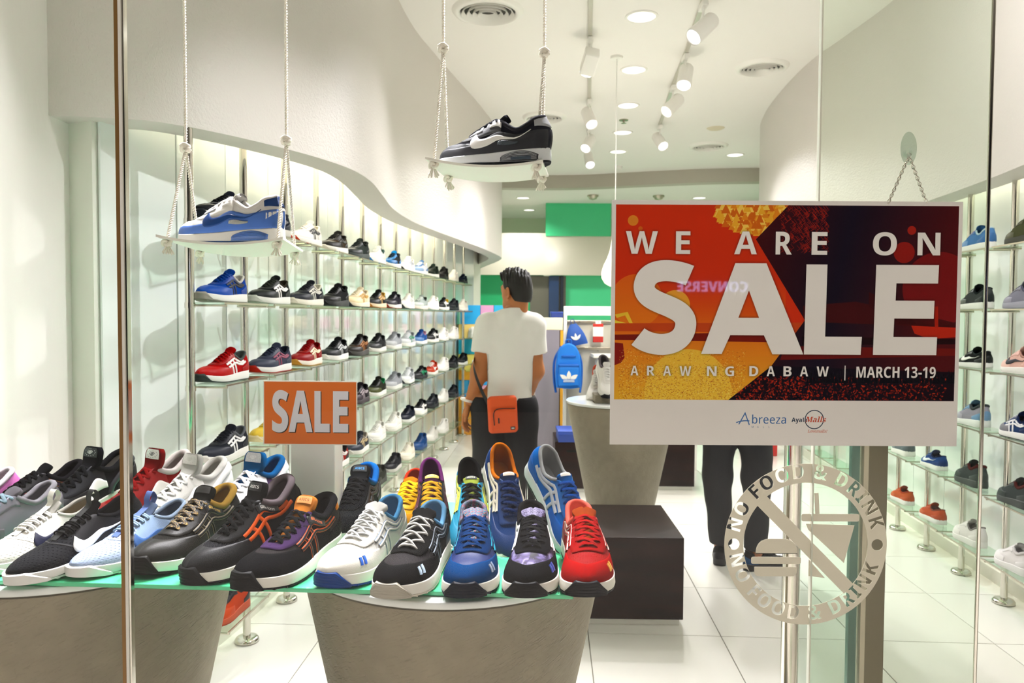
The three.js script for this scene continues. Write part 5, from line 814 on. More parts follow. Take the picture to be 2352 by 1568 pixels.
// ---------------------------------------------------------------- sale poster
const PZ = -1.262;
{
  const t = thing('sale_poster', 'large laminated poster reading WE ARE ON SALE, hanging on the glass by a small chain', 'poster', null, [0.4655, 1.4365, PZ]);
  const w = 0.5945, h = 0.4165;
  const tex = canvasTex(2048, 1434, (c, W, H) => {
    const X = (px) => (px - 1402) / 797 * W, Y = (py) => (py - 463) / 557 * H, P = (pts, col) => { c.fillStyle = col; c.beginPath(); pts.forEach((p, i) => (i ? c.lineTo(X(p[0]), Y(p[1])) : c.moveTo(X(p[0]), Y(p[1])))); c.closePath(); c.fill(); };
    const disc = (x, y, r, col) => { c.fillStyle = col; c.beginPath(); c.arc(X(x), Y(y), r / 797 * W, 0, 7); c.fill(); };
    c.fillStyle = '#f0ede9'; c.fillRect(0, 0, W, H);
    c.save(); c.beginPath(); c.rect(X(1411), Y(473), X(2190) - X(1411), Y(916) - Y(473)); c.clip();
    // orange half
    P([[1400, 463], [2200, 463], [2200, 1020], [1400, 1020]], '#d23312');
    const g = c.createLinearGradient(0, Y(640), 0, Y(916)); g.addColorStop(0, 'rgba(235,120,20,0)'); g.addColorStop(0.5, 'rgba(236,150,30,0.75)'); g.addColorStop(1, 'rgba(240,190,50,0.95)'); c.fillStyle = g; c.fillRect(X(1400), Y(640), X(1800) - X(1400), Y(920) - Y(640));
    disc(1450, 509, 12, '#e58a2a'); disc(1467, 527, 5, '#d8661c'); disc(1460, 690, 60, 'rgba(236,140,30,0.55)'); disc(1548, 700, 34, 'rgba(244,190,60,0.8)');
    P([[1411, 735], [1470, 750], [1500, 744], [1530, 742], [1470, 760], [1411, 752]], '#f2d640'); P([[1411, 722], [1440, 716], [1452, 742], [1444, 742], [1434, 724], [1415, 730]], '#f2c838');
    P([[1411, 768], [1700, 762], [1840, 770], [1840, 784], [1411, 780]], '#7a1a10'); P([[1411, 742], [1850, 738], [1850, 762], [1411, 760]], '#c8481a');
    P([[1411, 786], [1430, 788], [1434, 820], [1426, 832], [1411, 838]], '#8a1c14'); disc(1580, 900, 100, 'rgba(246,206,70,0.85)');
    const r = rng(4); for (let i = 0; i < 5200; i++) { const x = 1420 + r() * 290, y = 800 + r() * 120; if (y < 836 && r() < 0.7) continue; c.fillStyle = ['#f4d850', '#e8a030', '#c8701c', '#fbe878', '#b0521a'][Math.floor(r() * 5)]; c.globalAlpha = 0.6; c.fillRect(X(x), Y(y), 3 + r() * 5, 2 + r() * 3); } c.globalAlpha = 1;
    // spiky fruit at the top
    for (let i = 0; i < 420; i++) { const u = r(), v = r(), x = 1640 + u * 180, y = 466 + v * 74, s = 10 + r() * 5; if (((x - 1735) / 95) ** 2 + ((y - 486) / 52) ** 2 > 1) continue; P([[x - s * 0.7, y + s * 0.5], [x, y - s], [x + s * 0.7, y + s * 0.5]], ['#f2b030', '#e88a20', '#fbd25a', '#d86818'][Math.floor(r() * 4)]); }
    // dark half: an arrow shaped edge pointing left at the top and right below
    P([[1812, 463], [1730, 550], [1845, 733], [1770, 838], [1668, 920], [2200, 920], [2200, 463]], '#1b0f1f');
    const g2 = c.createLinearGradient(X(1750), 0, X(2190), Y(560)); g2.addColorStop(0, 'rgba(70,14,20,0.9)'); g2.addColorStop(0.45, 'rgba(24,16,34,0.9)'); g2.addColorStop(1, 'rgba(92,18,20,0.85)');
    c.save(); c.beginPath(); [[1812, 463], [1730, 550], [1845, 733], [1770, 838], [1668, 920], [2200, 920], [2200, 463]].forEach((p, i) => (i ? c.lineTo(X(p[0]), Y(p[1])) : c.moveTo(X(p[0]), Y(p[1])))); c.clip(); c.fillStyle = g2; c.fillRect(0, 0, W, H);
    for (let i = 0; i < 260; i++) { const x = 1780 + r() * 110, y = 470 + r() * 100; if (x - 1780 + (y - 470) < 20) continue; c.strokeStyle = 'rgba(190,40,24,0.55)'; c.lineWidth = 3; c.beginPath(); c.moveTo(X(x), Y(y)); c.lineTo(X(x + 7), Y(y + 8)); c.lineTo(X(x + 1), Y(y + 12)); c.stroke(); }
    disc(2084, 528, 10, '#a82418'); disc(2068, 578, 24, 'rgba(158,30,22,0.9)'); disc(2150, 660, 84, 'rgba(140,24,24,0.75)');
    P([[1840, 700], [1960, 690], [2010, 700], [2060, 706], [2200, 740], [2200, 748], [1840, 736]], 'rgba(70,14,18,0.9)'); P([[1990, 668], [2060, 700], [2100, 740], [2040, 742], [1990, 700]], 'rgba(60,10,16,0.9)');
    P([[2088, 744], [2190, 748], [2190, 770], [2130, 774], [2096, 762]], '#c02a14'); P([[2140, 700], [2148, 700], [2150, 748], [2142, 748]], '#b02412');
    P([[1840, 770], [2190, 774], [2190, 786], [1840, 790]], 'rgba(30,6,12,0.9)'); P([[1800, 792], [2190, 796], [2190, 812], [1790, 824]], 'rgba(120,22,16,0.85)'); P([[1668, 920], [1770, 838], [2200, 850], [2200, 920]], 'rgba(12,10,24,0.8)');
    for (let i = 0; i < 1500; i++) { const x = 1690 + r() * 480, y = 862 + r() * 54; if (r() < (x - 1690) / 700) continue; c.fillStyle = ['#c42a12', '#7c160e', '#e8421a', '#4a0d0e'][Math.floor(r() * 4)]; c.globalAlpha = 0.7; c.beginPath(); c.ellipse(X(x), Y(y), 4 + r() * 6, 2 + r() * 3, r() * 3, 0, 7); c.fill(); } c.globalAlpha = 1;
    for (let i = 0; i < 240; i++) { const x = 1850 + r() * 340; c.fillStyle = '#0c0a14'; P([[x, 876], [x + 2, 842 + r() * 18], [x + 4, 876]], '#0d0b16'); }
    c.restore(); c.restore();
    // lettering
    const word = (t, x0, x1, y0, y1, cap = 0.714) => { c.font = 'bold 200px sans-serif'; c.textBaseline = 'alphabetic'; c.textAlign = 'left'; const m = c.measureText(t), wd = m.actualBoundingBoxLeft + m.actualBoundingBoxRight, sy = (Y(y1) - Y(y0)) / (200 * cap), sx = (X(x1) - X(x0)) / wd; c.save(); c.translate(X(x0), Y(y1)); c.scale(sx, sy); c.fillText(t, m.actualBoundingBoxLeft, 0); c.restore(); };
    c.shadowColor = 'rgba(0,0,0,0.55)'; c.shadowBlur = 16; c.fillStyle = '#f6f4f0'; c.strokeStyle = '#f6f4f0';
    for (const [t, a, b] of [['W', 1434, 1507], ['E', 1548, 1581], ['A', 1681, 1733], ['R', 1775, 1812], ['E', 1857, 1893], ['O', 1996, 2051], ['N', 2098, 2150]]) word(t, a, b, 533, 584);
    // the big word, drawn as outlines
    const big = (pts) => P(pts, '#f4f2ee');
    c.save(); c.beginPath(); [[1684, 604], [1755, 604], [1843, 811], [1772, 811], [1752, 768], [1675, 768], [1656, 811], [1609, 811]].forEach((p, i) => (i ? c.lineTo(X(p[0]), Y(p[1])) : c.moveTo(X(p[0]), Y(p[1])))); c.closePath(); [[1716, 666], [1693, 728], [1740, 728]].forEach((p, i) => (i ? c.lineTo(X(p[0]), Y(p[1])) : c.moveTo(X(p[0]), Y(p[1])))); c.closePath(); c.fill('evenodd'); c.restore();
    big([[1846, 606], [1894, 606], [1892, 770], [1976, 770], [1974, 811], [1844, 811]]);
    big([[2005, 606], [2148, 606], [2147, 648], [2052, 648], [2051, 687], [2140, 687], [2139, 728], [2049, 728], [2048, 770], [2148, 770], [2147, 811], [2002, 811]]);
    c.lineWidth = 48 / 797 * W; c.lineCap = 'butt'; c.strokeStyle = '#f4f2ee'; c.beginPath(); c.moveTo(X(1581), Y(633)); c.bezierCurveTo(X(1545), Y(618), X(1482), Y(612), X(1477), Y(656)); c.bezierCurveTo(X(1474), Y(704), X(1574), Y(694), X(1573), Y(744)); c.bezierCurveTo(X(1570), Y(798), X(1500), Y(800), X(1464), Y(772)); c.stroke();
    const spaced = (t, x0, x1, y0, y1) => { const u = (Y(y1) - Y(y0)) / 0.714 / 200; c.font = 'bold 200px sans-serif'; const px = [...t].map((k) => c.measureText(k).width * u / W * 797), gap = (x1 - x0 - px.reduce((a, b) => a + b, 0)) / (t.length - 1); let x = x0; [...t].forEach((k, i) => { word(k, x + 1, x + px[i] - 1, y0, y1); x += px[i] + gap; }); };
    spaced('ARAW', 1447, 1588, 839, 861); spaced('NG', 1622, 1686, 839, 861); spaced('DABAW', 1719, 1903, 838, 861); c.fillRect(X(1938), Y(836), 6, Y(870) - Y(836)); word('MARCH 13-19', 1965, 2147, 838, 863);
    c.shadowBlur = 0; c.shadowColor = 'transparent';
    // logos in the lower margin
    c.fillStyle = '#3a6cae'; c.font = '70px sans-serif'; c.textAlign = 'left'; c.fillText('breeza', X(1726), Y(970)); c.strokeStyle = '#3a6cae'; c.lineWidth = 6; c.beginPath(); c.moveTo(X(1698), Y(972)); c.lineTo(X(1712), Y(946)); c.lineTo(X(1722), Y(973)); c.moveTo(X(1692), Y(968)); c.quadraticCurveTo(X(1706), Y(962), X(1722), Y(964)); c.stroke();
    c.font = '16px sans-serif'; c.fillStyle = '#8a9ab0'; 'MALL'.split('').forEach((k, i) => c.fillText(k, X(1727 + i * 13), Y(980)));
    c.fillStyle = '#22344a'; c.font = 'bold 36px sans-serif'; c.fillText('Ayala', X(1819), Y(966)); c.strokeStyle = '#22344a'; c.lineWidth = 5; c.beginPath(); c.arc(X(1871), Y(960), 21 / 797 * W, 0, 7); c.stroke();
    c.fillStyle = '#c8482c'; c.font = 'italic bold 44px serif'; c.fillText('Malls', X(1850), Y(966)); c.font = 'italic 22px serif'; c.fillText('Lovemalls!', X(1856), Y(990));
  });
  mesh('sheet', rbox(w, h, 0.0012, 0.0005), mat('#dcd9d4', 0.5), t);
  mesh('print', new THREE.PlaneGeometry(w - 0.0002, h - 0.0002, 1, 1).translate(0, 0, 0.0009), mat('#ffffff', 0.5, { map: tex, specularIntensity: 0.2, clearcoat: 1, clearcoatRoughness: 0.02, key: 'poster' }), t);
  for (const [x, y] of [[-0.262, 0.2105], [-0.262, -0.2115], [0.262, 0.2105], [0.262, -0.2115]]) mesh('tape', box(0.075, 0.016, 0.0003, x, y, 0.0012), M.glass, t);
}
{
  const t = thing('suction_hook', 'clear plastic suction cup with hook on the door glass above the poster', 'hook', null, [0.671, 1.735, GLASS_Z + 0.0015]);
  const clear = new THREE.MeshPhysicalMaterial({ color: new THREE.Color(0.88, 0.93, 0.9), roughness: 0.05, transmission: 0.92, thickness: 0, ior: 1.5, side: THREE.DoubleSide });
  mesh('cup', lathe([[0.0001, -0.008], [0.006, -0.008], [0.009, -0.004], [0.019, -0.001], [0.02, 0.0], [0.012, -0.0015], [0.0001, -0.003]], 32).rotateX(-Math.PI / 2).scale(0.7, 1.4, -1), clear, t);
  mesh('hook', tube([[0, -0.002, 0.006], [-0.003, -0.006, 0.012], [-0.005, -0.014, 0.014], [-0.008, -0.016, 0.012], [-0.012, -0.012, 0.01], [-0.012, -0.006, 0.008]], 0.0028, 20, 8), clear, t);
  const c = thing('poster_chain', 'thin steel chain hanging from the suction hook and holding the top of the poster', 'chain', null, [0, 0, 0]);
  const link = new THREE.TorusGeometry(0.0032, 0.0009, 6, 12).scale(0.75, 1.25, 1), top = V(0.6665, 1.7205, GLASS_Z + 0.012);
  for (const end of [V(0.637, 1.645, PZ + 0.001), V(0.699, 1.646, PZ + 0.001)]) {
    const d = end.clone().sub(top), n = Math.round(d.length() / 0.0052), q = new THREE.Quaternion().setFromUnitVectors(V(0, -1, 0), d.clone().normalize()), g = [];
    for (let i = 0; i <= n; i++) { const p = top.clone().addScaledVector(d, i / n); g.push(link.clone().rotateY(i % 2 ? 0.9 : -0.7).applyQuaternion(q).translate(p.x, p.y, p.z)); }
    mesh('chain_strand', merged(g), M.chrome, c);
  }
}
// ---------------------------------------------------------------- frosted sticker on the door glass
{
  const font = await new FontLoader().loadAsync('fonts/droid/droid_sans_bold.typeface.json');
  const t = thing('glass_sticker', 'round frosted sticker reading NO FOOD & DRINK on the glass below the sale poster', 'sticker', null, [0.5095, 1.0555, GLASS_Z + 0.0012]);
  const frost = new THREE.MeshPhysicalMaterial({ color: new THREE.Color('#ece7d4'), roughness: 0.8, side: THREE.DoubleSide });
  const R1 = 0.1405, R0 = 0.1075, ring = new THREE.Shape(); ring.absarc(0, 0, R1, 0, Math.PI * 2, false);
  const islands = [], hole = new THREE.Path(); hole.absarc(0, 0, R0, 0, Math.PI * 2, true); ring.holes.push(hole);
  const place = (pts, a, rad, flip, wid) => pts.map((p) => { const x = p.x - wid / 2, y = p.y, rr = flip ? -(rad) + y : rad + y, rot = flip ? a + Math.PI / 2 : a - Math.PI / 2; const px = x, py = rr; return flip ? new THREE.Vector2(px * Math.cos(rot) - py * Math.sin(rot), px * Math.sin(rot) + py * Math.cos(rot)) : new THREE.Vector2(px * Math.cos(rot) - py * Math.sin(rot), px * Math.sin(rot) + py * Math.cos(rot)); });
  const SZ = 0.0245;
  function arc(text, mid, flip) {
    const adv = [...text].map((ch) => { const g = font.data.glyphs[ch] ?? font.data.glyphs['?']; return g.ha * SZ / font.data.resolution * 1.02 + 0.0022; }), total = adv.reduce((a, b) => a + b, 0), rad = flip ? 0.1325 : 0.1155, rm = 0.124; let s = -total / 2;
    [...text].forEach((ch, i) => {
      const a = flip ? mid + (s + adv[i] / 2) / rm : mid - (s + adv[i] / 2) / rm; s += adv[i]; if (ch === ' ') return;
      for (const sh of font.generateShapes(ch, SZ)) { const e = sh.extractPoints(5), o = place(e.shape, a, rad, flip, adv[i] - 0.002), p = new THREE.Path(); const cw = THREE.ShapeUtils.area(o) < 0; p.setFromPoints(cw ? o : o.slice().reverse()); ring.holes.push(p); for (const hpts of e.holes) { const q = place(hpts, a, rad, flip, adv[i] - 0.002); islands.push(new THREE.Shape(THREE.ShapeUtils.area(q) > 0 ? q : q.slice().reverse())); } }
    });
  }
  arc('NO FOOD & DRINK', Math.PI / 2 + 0.03, false); arc('NO FOOD & DRINK', -Math.PI / 2 - 0.07, true);
  for (const a of [Math.PI, 0]) { const p = new THREE.Path(); p.absarc(Math.cos(a) * 0.124, Math.sin(a) * 0.124, 0.0098, 0, Math.PI * 2, true); ring.holes.push(p); }
  const ext = (sh, depth = 0.0004) => new THREE.ExtrudeGeometry(sh, { depth, bevelEnabled: false, curveSegments: 64 });
  mesh('lettered_ring', merged([ring, ...islands].map((k) => ext(k))), frost, t);
  const bar = (x0, y0, x1, y1, w) => { const d = new THREE.Vector2(x1 - x0, y1 - y0), n = new THREE.Vector2(-d.y, d.x).normalize().multiplyScalar(w / 2); return ext(new THREE.Shape([new THREE.Vector2(x0 + n.x, y0 + n.y), new THREE.Vector2(x0 - n.x, y0 - n.y), new THREE.Vector2(x1 - n.x, y1 - n.y), new THREE.Vector2(x1 + n.x, y1 + n.y)])); };
  const rr = (x, y, w, h, r) => { const s = new THREE.Shape(), R = Array.isArray(r) ? r : [r, r, r, r]; s.moveTo(x + R[0], y); s.lineTo(x + w - R[1], y); s.quadraticCurveTo(x + w, y, x + w, y + R[1]); s.lineTo(x + w, y + h - R[2]); s.quadraticCurveTo(x + w, y + h, x + w - R[2], y + h); s.lineTo(x + R[3], y + h); s.quadraticCurveTo(x, y + h, x, y + h - R[3]); s.lineTo(x, y + R[0]); s.quadraticCurveTo(x, y, x + R[0], y); return ext(s); };
  mesh('bar', bar(-0.0775, 0.0765, 0.0765, -0.0775, 0.023).translate(0, 0, 0.00025), frost, t);
  mesh('burger', merged([rr(-0.086, -0.0165, 0.072, 0.026, [0.001, 0.001, 0.026, 0.026]), rr(-0.0935, -0.0345, 0.086, 0.0125, 0.004), rr(-0.088, -0.056, 0.074, 0.0165, [0.01, 0.01, 0.001, 0.001])]), frost, t);
  const poly = (pts) => ext(new THREE.Shape(pts.map((p) => new THREE.Vector2(p[0], p[1]))));
  mesh('cup', merged([poly([[0.0, 0.036], [0.084, 0.034], [0.067, -0.032], [0.004, 0.026]]), poly([[0.006, -0.026], [0.006, -0.055], [0.0345, -0.0585]]), rr(-0.008, 0.0405, 0.1, 0.013, 0.004), bar(0.017, 0.09, 0.0195, 0.0537, 0.0075)]), frost, t);
}
// ---------------------------------------------------------------- security gate inside the door
{
  const t = thing('security_gate', 'waist high security gate inside the door with a chrome post, clear panel and bronze post', 'security gate', null, [0, 0, -1.86]);
  const g = new THREE.CylinderGeometry(0.0215, 0.0215, 1.35, 32).translate(0.713, 0.675, 0);
  mesh('post', g, M.chrome, t, null, 'round chrome post'); mesh('post_base', lathe([[0.0001, 0.02], [0.05, 0.02], [0.055, 0], [0.0001, 0]], 28).translate(0.713, 0, 0), M.chrome, t);
  mesh('panel', box(0.165, 1.25, 0.008, 0.82, 0.67, 0), M.acrylic, t);
  mesh('panel_edge', box(0.02, 1.25, 0.016, 0.868, 0.67, 0), mat('#5f7a72', 0.15, { metalness: 0.3 }), t, null, 'green tinted glass edge');
  mesh('jamb', rbox(0.05, 1.4, 0.03, 0.003, 0.921, 0.7, 0), mat('#7d7261', 0.35, { metalness: 0.6 }), t, null, 'flat bronze post'); mesh('jamb_edge', box(0.012, 1.4, 0.026, 0.891, 0.7, 0.002), mat('#cdbfae', 0.35, { metalness: 0.4 }), t);
}
// ================================================================ things further back
M.wood = mat('#2a1a17', 0.3, { specularIntensity: 0.15, map: (() => { const a = tileNoise(61, 20), b = tileNoise(62, 5); return dataTex(128, (u, v) => { const k = 0.75 + 0.35 * a(u * 0.2, v) + 0.2 * (b(u, v) - 0.5); return [0.9 * k, 0.86 * k, 0.86 * k]; }, [1, 1], true); })(), key: 'wood' });
function darkCube(x0, x1, z0, d, label) {
  const w = x1 - x0, t = thing('display_cube', label, 'display cube', null, [(x0 + x1) / 2, 0, z0 - d / 2]); t.rotation.y = -0.02;
  mesh('plinth', rbox(w - 0.03, 0.03, d - 0.03, 0.002, 0, 0.015, 0), M.plastic, t);
  mesh('body', rbox(w, 0.386, d, 0.004, 0, 0.223, 0), M.wood, t);
}
darkCube(0.2, 0.812, -3.41, 0.6, 'dark brown polished display cube on the floor beside the front table');
darkCube(0.93, 1.525, -6.1, 0.55, 'dark brown display cube further back, half hidden by the sale poster');
darkCube(0.36, 0.88, -6.0, 0.5, 'dark brown display cube behind the middle table, carrying a blue shoe box');
{
  const t = thing('shoe_box', 'navy blue shoe box on the dark cube behind the middle table', 'shoe box', null, [0.47, 0.4165, -6.12]);
  mesh('box_body', rbox(0.18, 0.075, 0.3, 0.003, 0, 0.0375, 0), mat('#1d3f94', 0.5), t); mesh('lid', rbox(0.188, 0.03, 0.308, 0.003, 0, 0.075, 0), mat('#2348a6', 0.5), t);
  const u = thing('shoe_box', 'small dark blue box on the coloured counter behind the man', 'shoe box', null, [0.455, 1.4215, -7.6]);
  mesh('box_body', rbox(0.12, 0.045, 0.18, 0.003, 0, 0.0225, 0), mat('#15307c', 0.5), u); mesh('lid', rbox(0.126, 0.018, 0.186, 0.003, 0, 0.05, 0), mat('#1a3a90', 0.5), u);
  tag(mesh('red_stool', rbox(0.3, 0.36, 0.3, 0.01, 0, 0.18, 0), mat('#c01f18', 0.45), null, [2.6, 0, -7.75]), 'plain red block on the floor beyond the walking legs', 'stool');
}
// coloured block wall at the end of the left shoe wall
{
  const t = thing('block_wall', 'partition of blue, pink, yellow and orange blocks ending the left shoe wall', 'partition', null, [0, 0, -8.85]);
  const blk = (name, x0, x1, y0, y1, c) => mesh(name, rbox(x1 - x0 - 0.004, y1 - y0 - 0.004, 0.2, 0.004, (x0 + x1) / 2, (y0 + y1) / 2, -0.1), mat(c, 0.5), t);
  for (const a of [[-0.62, -0.38, 1.33, 1.56, '#12a4e4'], [-0.38, -0.22, 1.33, 1.56, '#d79cc8'], [-0.22, 0.1, 1.33, 1.56, '#24b0e0'], [-0.64, -0.3, 1.16, 1.33, '#f0d27a'], [-0.3, 0.1, 1.16, 1.33, '#e6a0c0'], [-0.64, -0.28, 0.97, 1.16, '#17a6c8'], [-0.28, 0.1, 0.97, 1.16, '#2a8fd0'], [-0.64, -0.4, 0.78, 0.97, '#e8d56a'], [-0.4, 0.1, 0.78, 0.97, '#e6e0c0'], [-0.64, -0.4, 0.66, 0.78, '#f0a828'], [-0.4, 0.1, 0.6, 0.78, '#1d98d8'], [-0.64, -0.4, 0.46, 0.66, '#3aa0d8'], [-0.4, 0.1, 0.42, 0.6, '#dba0b4'], [-0.64, -0.34, 0.0, 0.46, '#f2aa2c'], [-0.34, 0.1, 0.0, 0.42, '#efb040']]) blk('block', ...a);
  const u = thing('counter', 'counter with pink and cream blocks and a grey cloth hanging down, behind the man', 'counter', null, [0, 0, -7.5]);
  for (const a of [[-0.25, 0.12, '#e7a2cc'], [0.12, 0.245, '#e9a8cc'], [0.245, 0.515, '#f0e7c0']]) mesh('block', rbox(a[1] - a[0] - 0.003, 0.125, 0.24, 0.003, (a[0] + a[1]) / 2, 1.3575, -0.12), mat(a[2], 0.5), u);
  mesh('end_panel', rbox(0.03, 1.29, 0.22, 0.003, 0.505, 0.645, -0.12), mat('#e8a824', 0.5), u); mesh('carcass', box(0.74, 1.29, 0.2, 0.12, 0.645, -0.12), mat('#4a4a52', 0.7), u);
  mesh('cloth', grid(60, 12, (a, b) => [lerp(-0.25, 0.48, a), lerp(1.295, 0.03, b), 0.012 + 0.018 * Math.sin(a * 26 + b * 7) * b + 0.01 * Math.sin(a * 11 - b * 5)]), mat('#86808a', 0.85), u);
}
for (const [x, y, spec, l] of [[-0.5, 1.162, 'white|lite|#efede8|#f0eee9|#edeae4|#e8e5de|#f0eee9|#efede8|#dedbd3||', 'on a ledge of the coloured block wall'], [-0.46, 0.785, 'white and royal blue|lite|#efede8|#2a4ab0|#24409c|#e8e5de|#f0eee9|#efede8|#dedbd3||', 'lower on the coloured block wall']]) {
  const s = wallShoe(spec, l); s.position.set(x, y + 0.008, -8.83); s.rotation.y = 0.3;
  const t = thing('glass_shelf', 'small glass ledge ' + (y > 1 ? 'high' : 'low') + ' on the coloured block wall under a shoe', 'shelf', null, [x + 0.05, y, -8.7]); mesh('plate', rbox(0.26, 0.008, 0.3, 0.002, 0, 0.0035, 0), M.shelfGlass, t);
}
// ---------------------------------------------------------------- white rack with accessories
{
  const t = thing('display_rack', 'white accessory rack with header and metal back behind the middle table', 'rack', null, [0, 0, -6.9]);
  mesh('upright', rbox(0.03, 1.53, 0.05, 0.004, 0.495, 0.765, 0), M.plastic, t); mesh('upright', rbox(0.03, 1.53, 0.05, 0.004, 1.72, 0.765, 0), M.plastic, t);
  mesh('header', rbox(1.2, 0.085, 0.06, 0.004, 1.108, 1.487, 0), M.plastic, t);
  mesh('back_panel', box(1.2, 1.3, 0.02, 1.108, 0.75, -0.03), mat('#c8c5ba', 0.5), t);
  for (const y of [1.14, 1.385]) mesh('rail', rbox(1.2, 0.022, 0.03, 0.003, 1.108, y, 0.005), M.steel, t);
  for (let i = 0; i < 6; i++) for (const y of [1.385, 1.12]) mesh('peg', cyl(0.004, 0.004, 0.12, 0, 0, 0, 8).rotateX(Math.PI / 2).translate(0.62 + i * 0.17, y, 0.06), M.chrome, t);
  mesh('hook', merged([cyl(0.006, 0.006, 0.2, 0, 0, 0, 10).rotateX(Math.PI / 2).translate(0.513, 1.212, 0.1), rbox(0.02, 0.05, 0.01, 0.002, 0.513, 1.212, 0.022)]), M.chrome, t);
  mesh('shelf_board', rbox(0.5, 0.03, 0.3, 0.004, 0.98, 1.08, 0.16), M.plastic, t);
}
{
  const t = thing('drawstring_bag', 'blue drawstring bag with white flower print hanging at the left of the rack', 'bag', null, [0.6, 1.17, -6.8]); t.rotation.z = 0.2;
  mesh('pouch', grid(24, 10, (u, v) => { const th = u * 2 * Math.PI, w = lerp(0.1, 0.03, v ** 2), d = 0.035 * (1 - 0.7 * v ** 3) * Math.sin(Math.PI * clamp(0.12 + v * 0.8)); return [Math.cos(th) * w, v * 0.2, Math.sin(th) * d]; }), mat('#2350a0', 0.7), t);
  const leaf = (a) => { const s = new THREE.Shape(); s.moveTo(0, 0); s.quadraticCurveTo(0.022, 0.03, 0, 0.065); s.quadraticCurveTo(-0.022, 0.03, 0, 0); return new THREE.ExtrudeGeometry(s, { depth: 0.002, bevelEnabled: false }).rotateZ(a).translate(0, 0.05, 0.034); };
  for (const a of [-0.8, 0, 0.8]) mesh('print', leaf(a), mat('#eceae4', 0.7), t);
  mesh('cord', tube([[-0.02, 0.2, 0], [-0.01, 0.24, 0], [0.01, 0.24, 0], [0.02, 0.2, 0]], 0.004, 16, 6), mat('#1b3c80', 0.8), t);
}
function sockPack(x, y, cols, label) {
  const t = thing('sock_pack', label, 'socks', null, [x, y, -6.8]); let h = 0;
  for (const [k, c] of cols) { mesh('band', rbox(0.095, k, 0.03, 0.006, 0, -h - k / 2, 0), mat(c, 0.75), t); h += k - 0.002; }
  mesh('hanger', rbox(0.05, 0.03, 0.004, 0.002, 0, 0.012, 0.012), M.plastic, t);
}
sockPack(0.79, 1.37, [[0.03, '#b8241c'], [0.09, '#efece4'], [0.055, '#a81f1a']], 'red and white sock pack hanging second on the rack');
sockPack(0.96, 1.37, [[0.03, '#49b6e0'], [0.1, '#b9d2e4'], [0.07, '#ecebe4'], [0.02, '#33332f']], 'pale blue and white sock pack hanging third on the rack');
sockPack(1.13, 1.37, [[0.07, '#4e565a'], [0.09, '#d8d0c4'], [0.08, '#3a3a34']], 'grey sock pack hanging fourth on the rack, next to the poster edge');
sockPack(0.98, 1.19, [[0.03, '#d9d6ca'], [0.05, '#2c2d2b']], 'small black and white pack lying on the lower peg of the rack');
{ const s = wallShoe('red and white|lite|#efe6de|#c42a20|#efece6|#3a2a26|#f0eee9|#efede8|#c02a20||', 'heel up on the rack to the right of the backpack'); s.rotation.order = 'YXZ'; s.rotation.set(0.9, 0.2, 0); s.position.set(0.795, 1.03, -6.86); }
// ---------------------------------------------------------------- blue backpack
{
  const t = thing('backpack', 'bright blue backpack with white three leaf logo hanging left of the middle table', 'backpack', null, [0.514, 0.79, -6.72]); const B = mat('#0f78dc', 0.65), D = mat('#0b5cb8', 0.7);
  const out = new THREE.Shape(); out.moveTo(-0.1, 0.01); out.quadraticCurveTo(-0.115, 0.2, -0.085, 0.31); out.quadraticCurveTo(-0.06, 0.385, 0, 0.39); out.quadraticCurveTo(0.06, 0.385, 0.085, 0.31); out.quadraticCurveTo(0.115, 0.2, 0.1, 0.01); out.quadraticCurveTo(0, -0.01, -0.1, 0.01);
  mesh('body', new THREE.ExtrudeGeometry(out, { depth: 0.06, bevelEnabled: true, bevelSize: 0.012, bevelThickness: 0.02, bevelSegments: 4, curveSegments: 16 }).translate(0, 0, -0.05), B, t);
  mesh('pocket', rbox(0.185, 0.18, 0.05, 0.018, 0, 0.105, 0.045, 4), B, t); mesh('pocket_flap', rbox(0.185, 0.03, 0.054, 0.012, 0, 0.2, 0.043, 3), D, t);
  mesh('top_panel', rbox(0.13, 0.016, 0.03, 0.006, 0, 0.285, 0.03, 3), D, t);
  mesh('handle', tube([[-0.025, 0.385, 0], [-0.022, 0.43, 0], [0.022, 0.43, 0], [0.025, 0.385, 0]], 0.006, 20, 8), D, t);
  for (const s of [-1, 1]) mesh('strap', tube([[s * 0.06, 0.37, -0.05], [s * 0.12, 0.25, -0.08], [s * 0.125, 0.05, -0.06], [s * 0.11, -0.05, -0.03]], 0.011, 20, 8), D, t);
  const logo = mesh('logo', rbox(0.1, 0.02, 0.004, 0.002, 0, 0.062, 0.072), mat('#f0eee8', 0.6), t);
  const leaf = (a, k) => { const s = new THREE.Shape(); s.moveTo(-0.006, 0); s.quadraticCurveTo(-0.036 * k, 0.04, 0, 0.085 * k); s.quadraticCurveTo(0.036 * k, 0.04, 0.006, 0); return new THREE.ExtrudeGeometry(s, { depth: 0.003, bevelEnabled: false, curveSegments: 10 }).rotateZ(a).translate(-Math.sin(a) * 0.012, 0.072, 0.0705); };
  for (const [a, k] of [[0.95, 1], [0, 1], [-0.95, 1]]) mesh('leaf', leaf(a, k), mat('#f0eee8', 0.6), logo);
  for (const y of [0.068, 0.08, 0.056]) mesh('line', box(0.105, 0.003, 0.004, 0, y, 0.0745), B, logo);
}
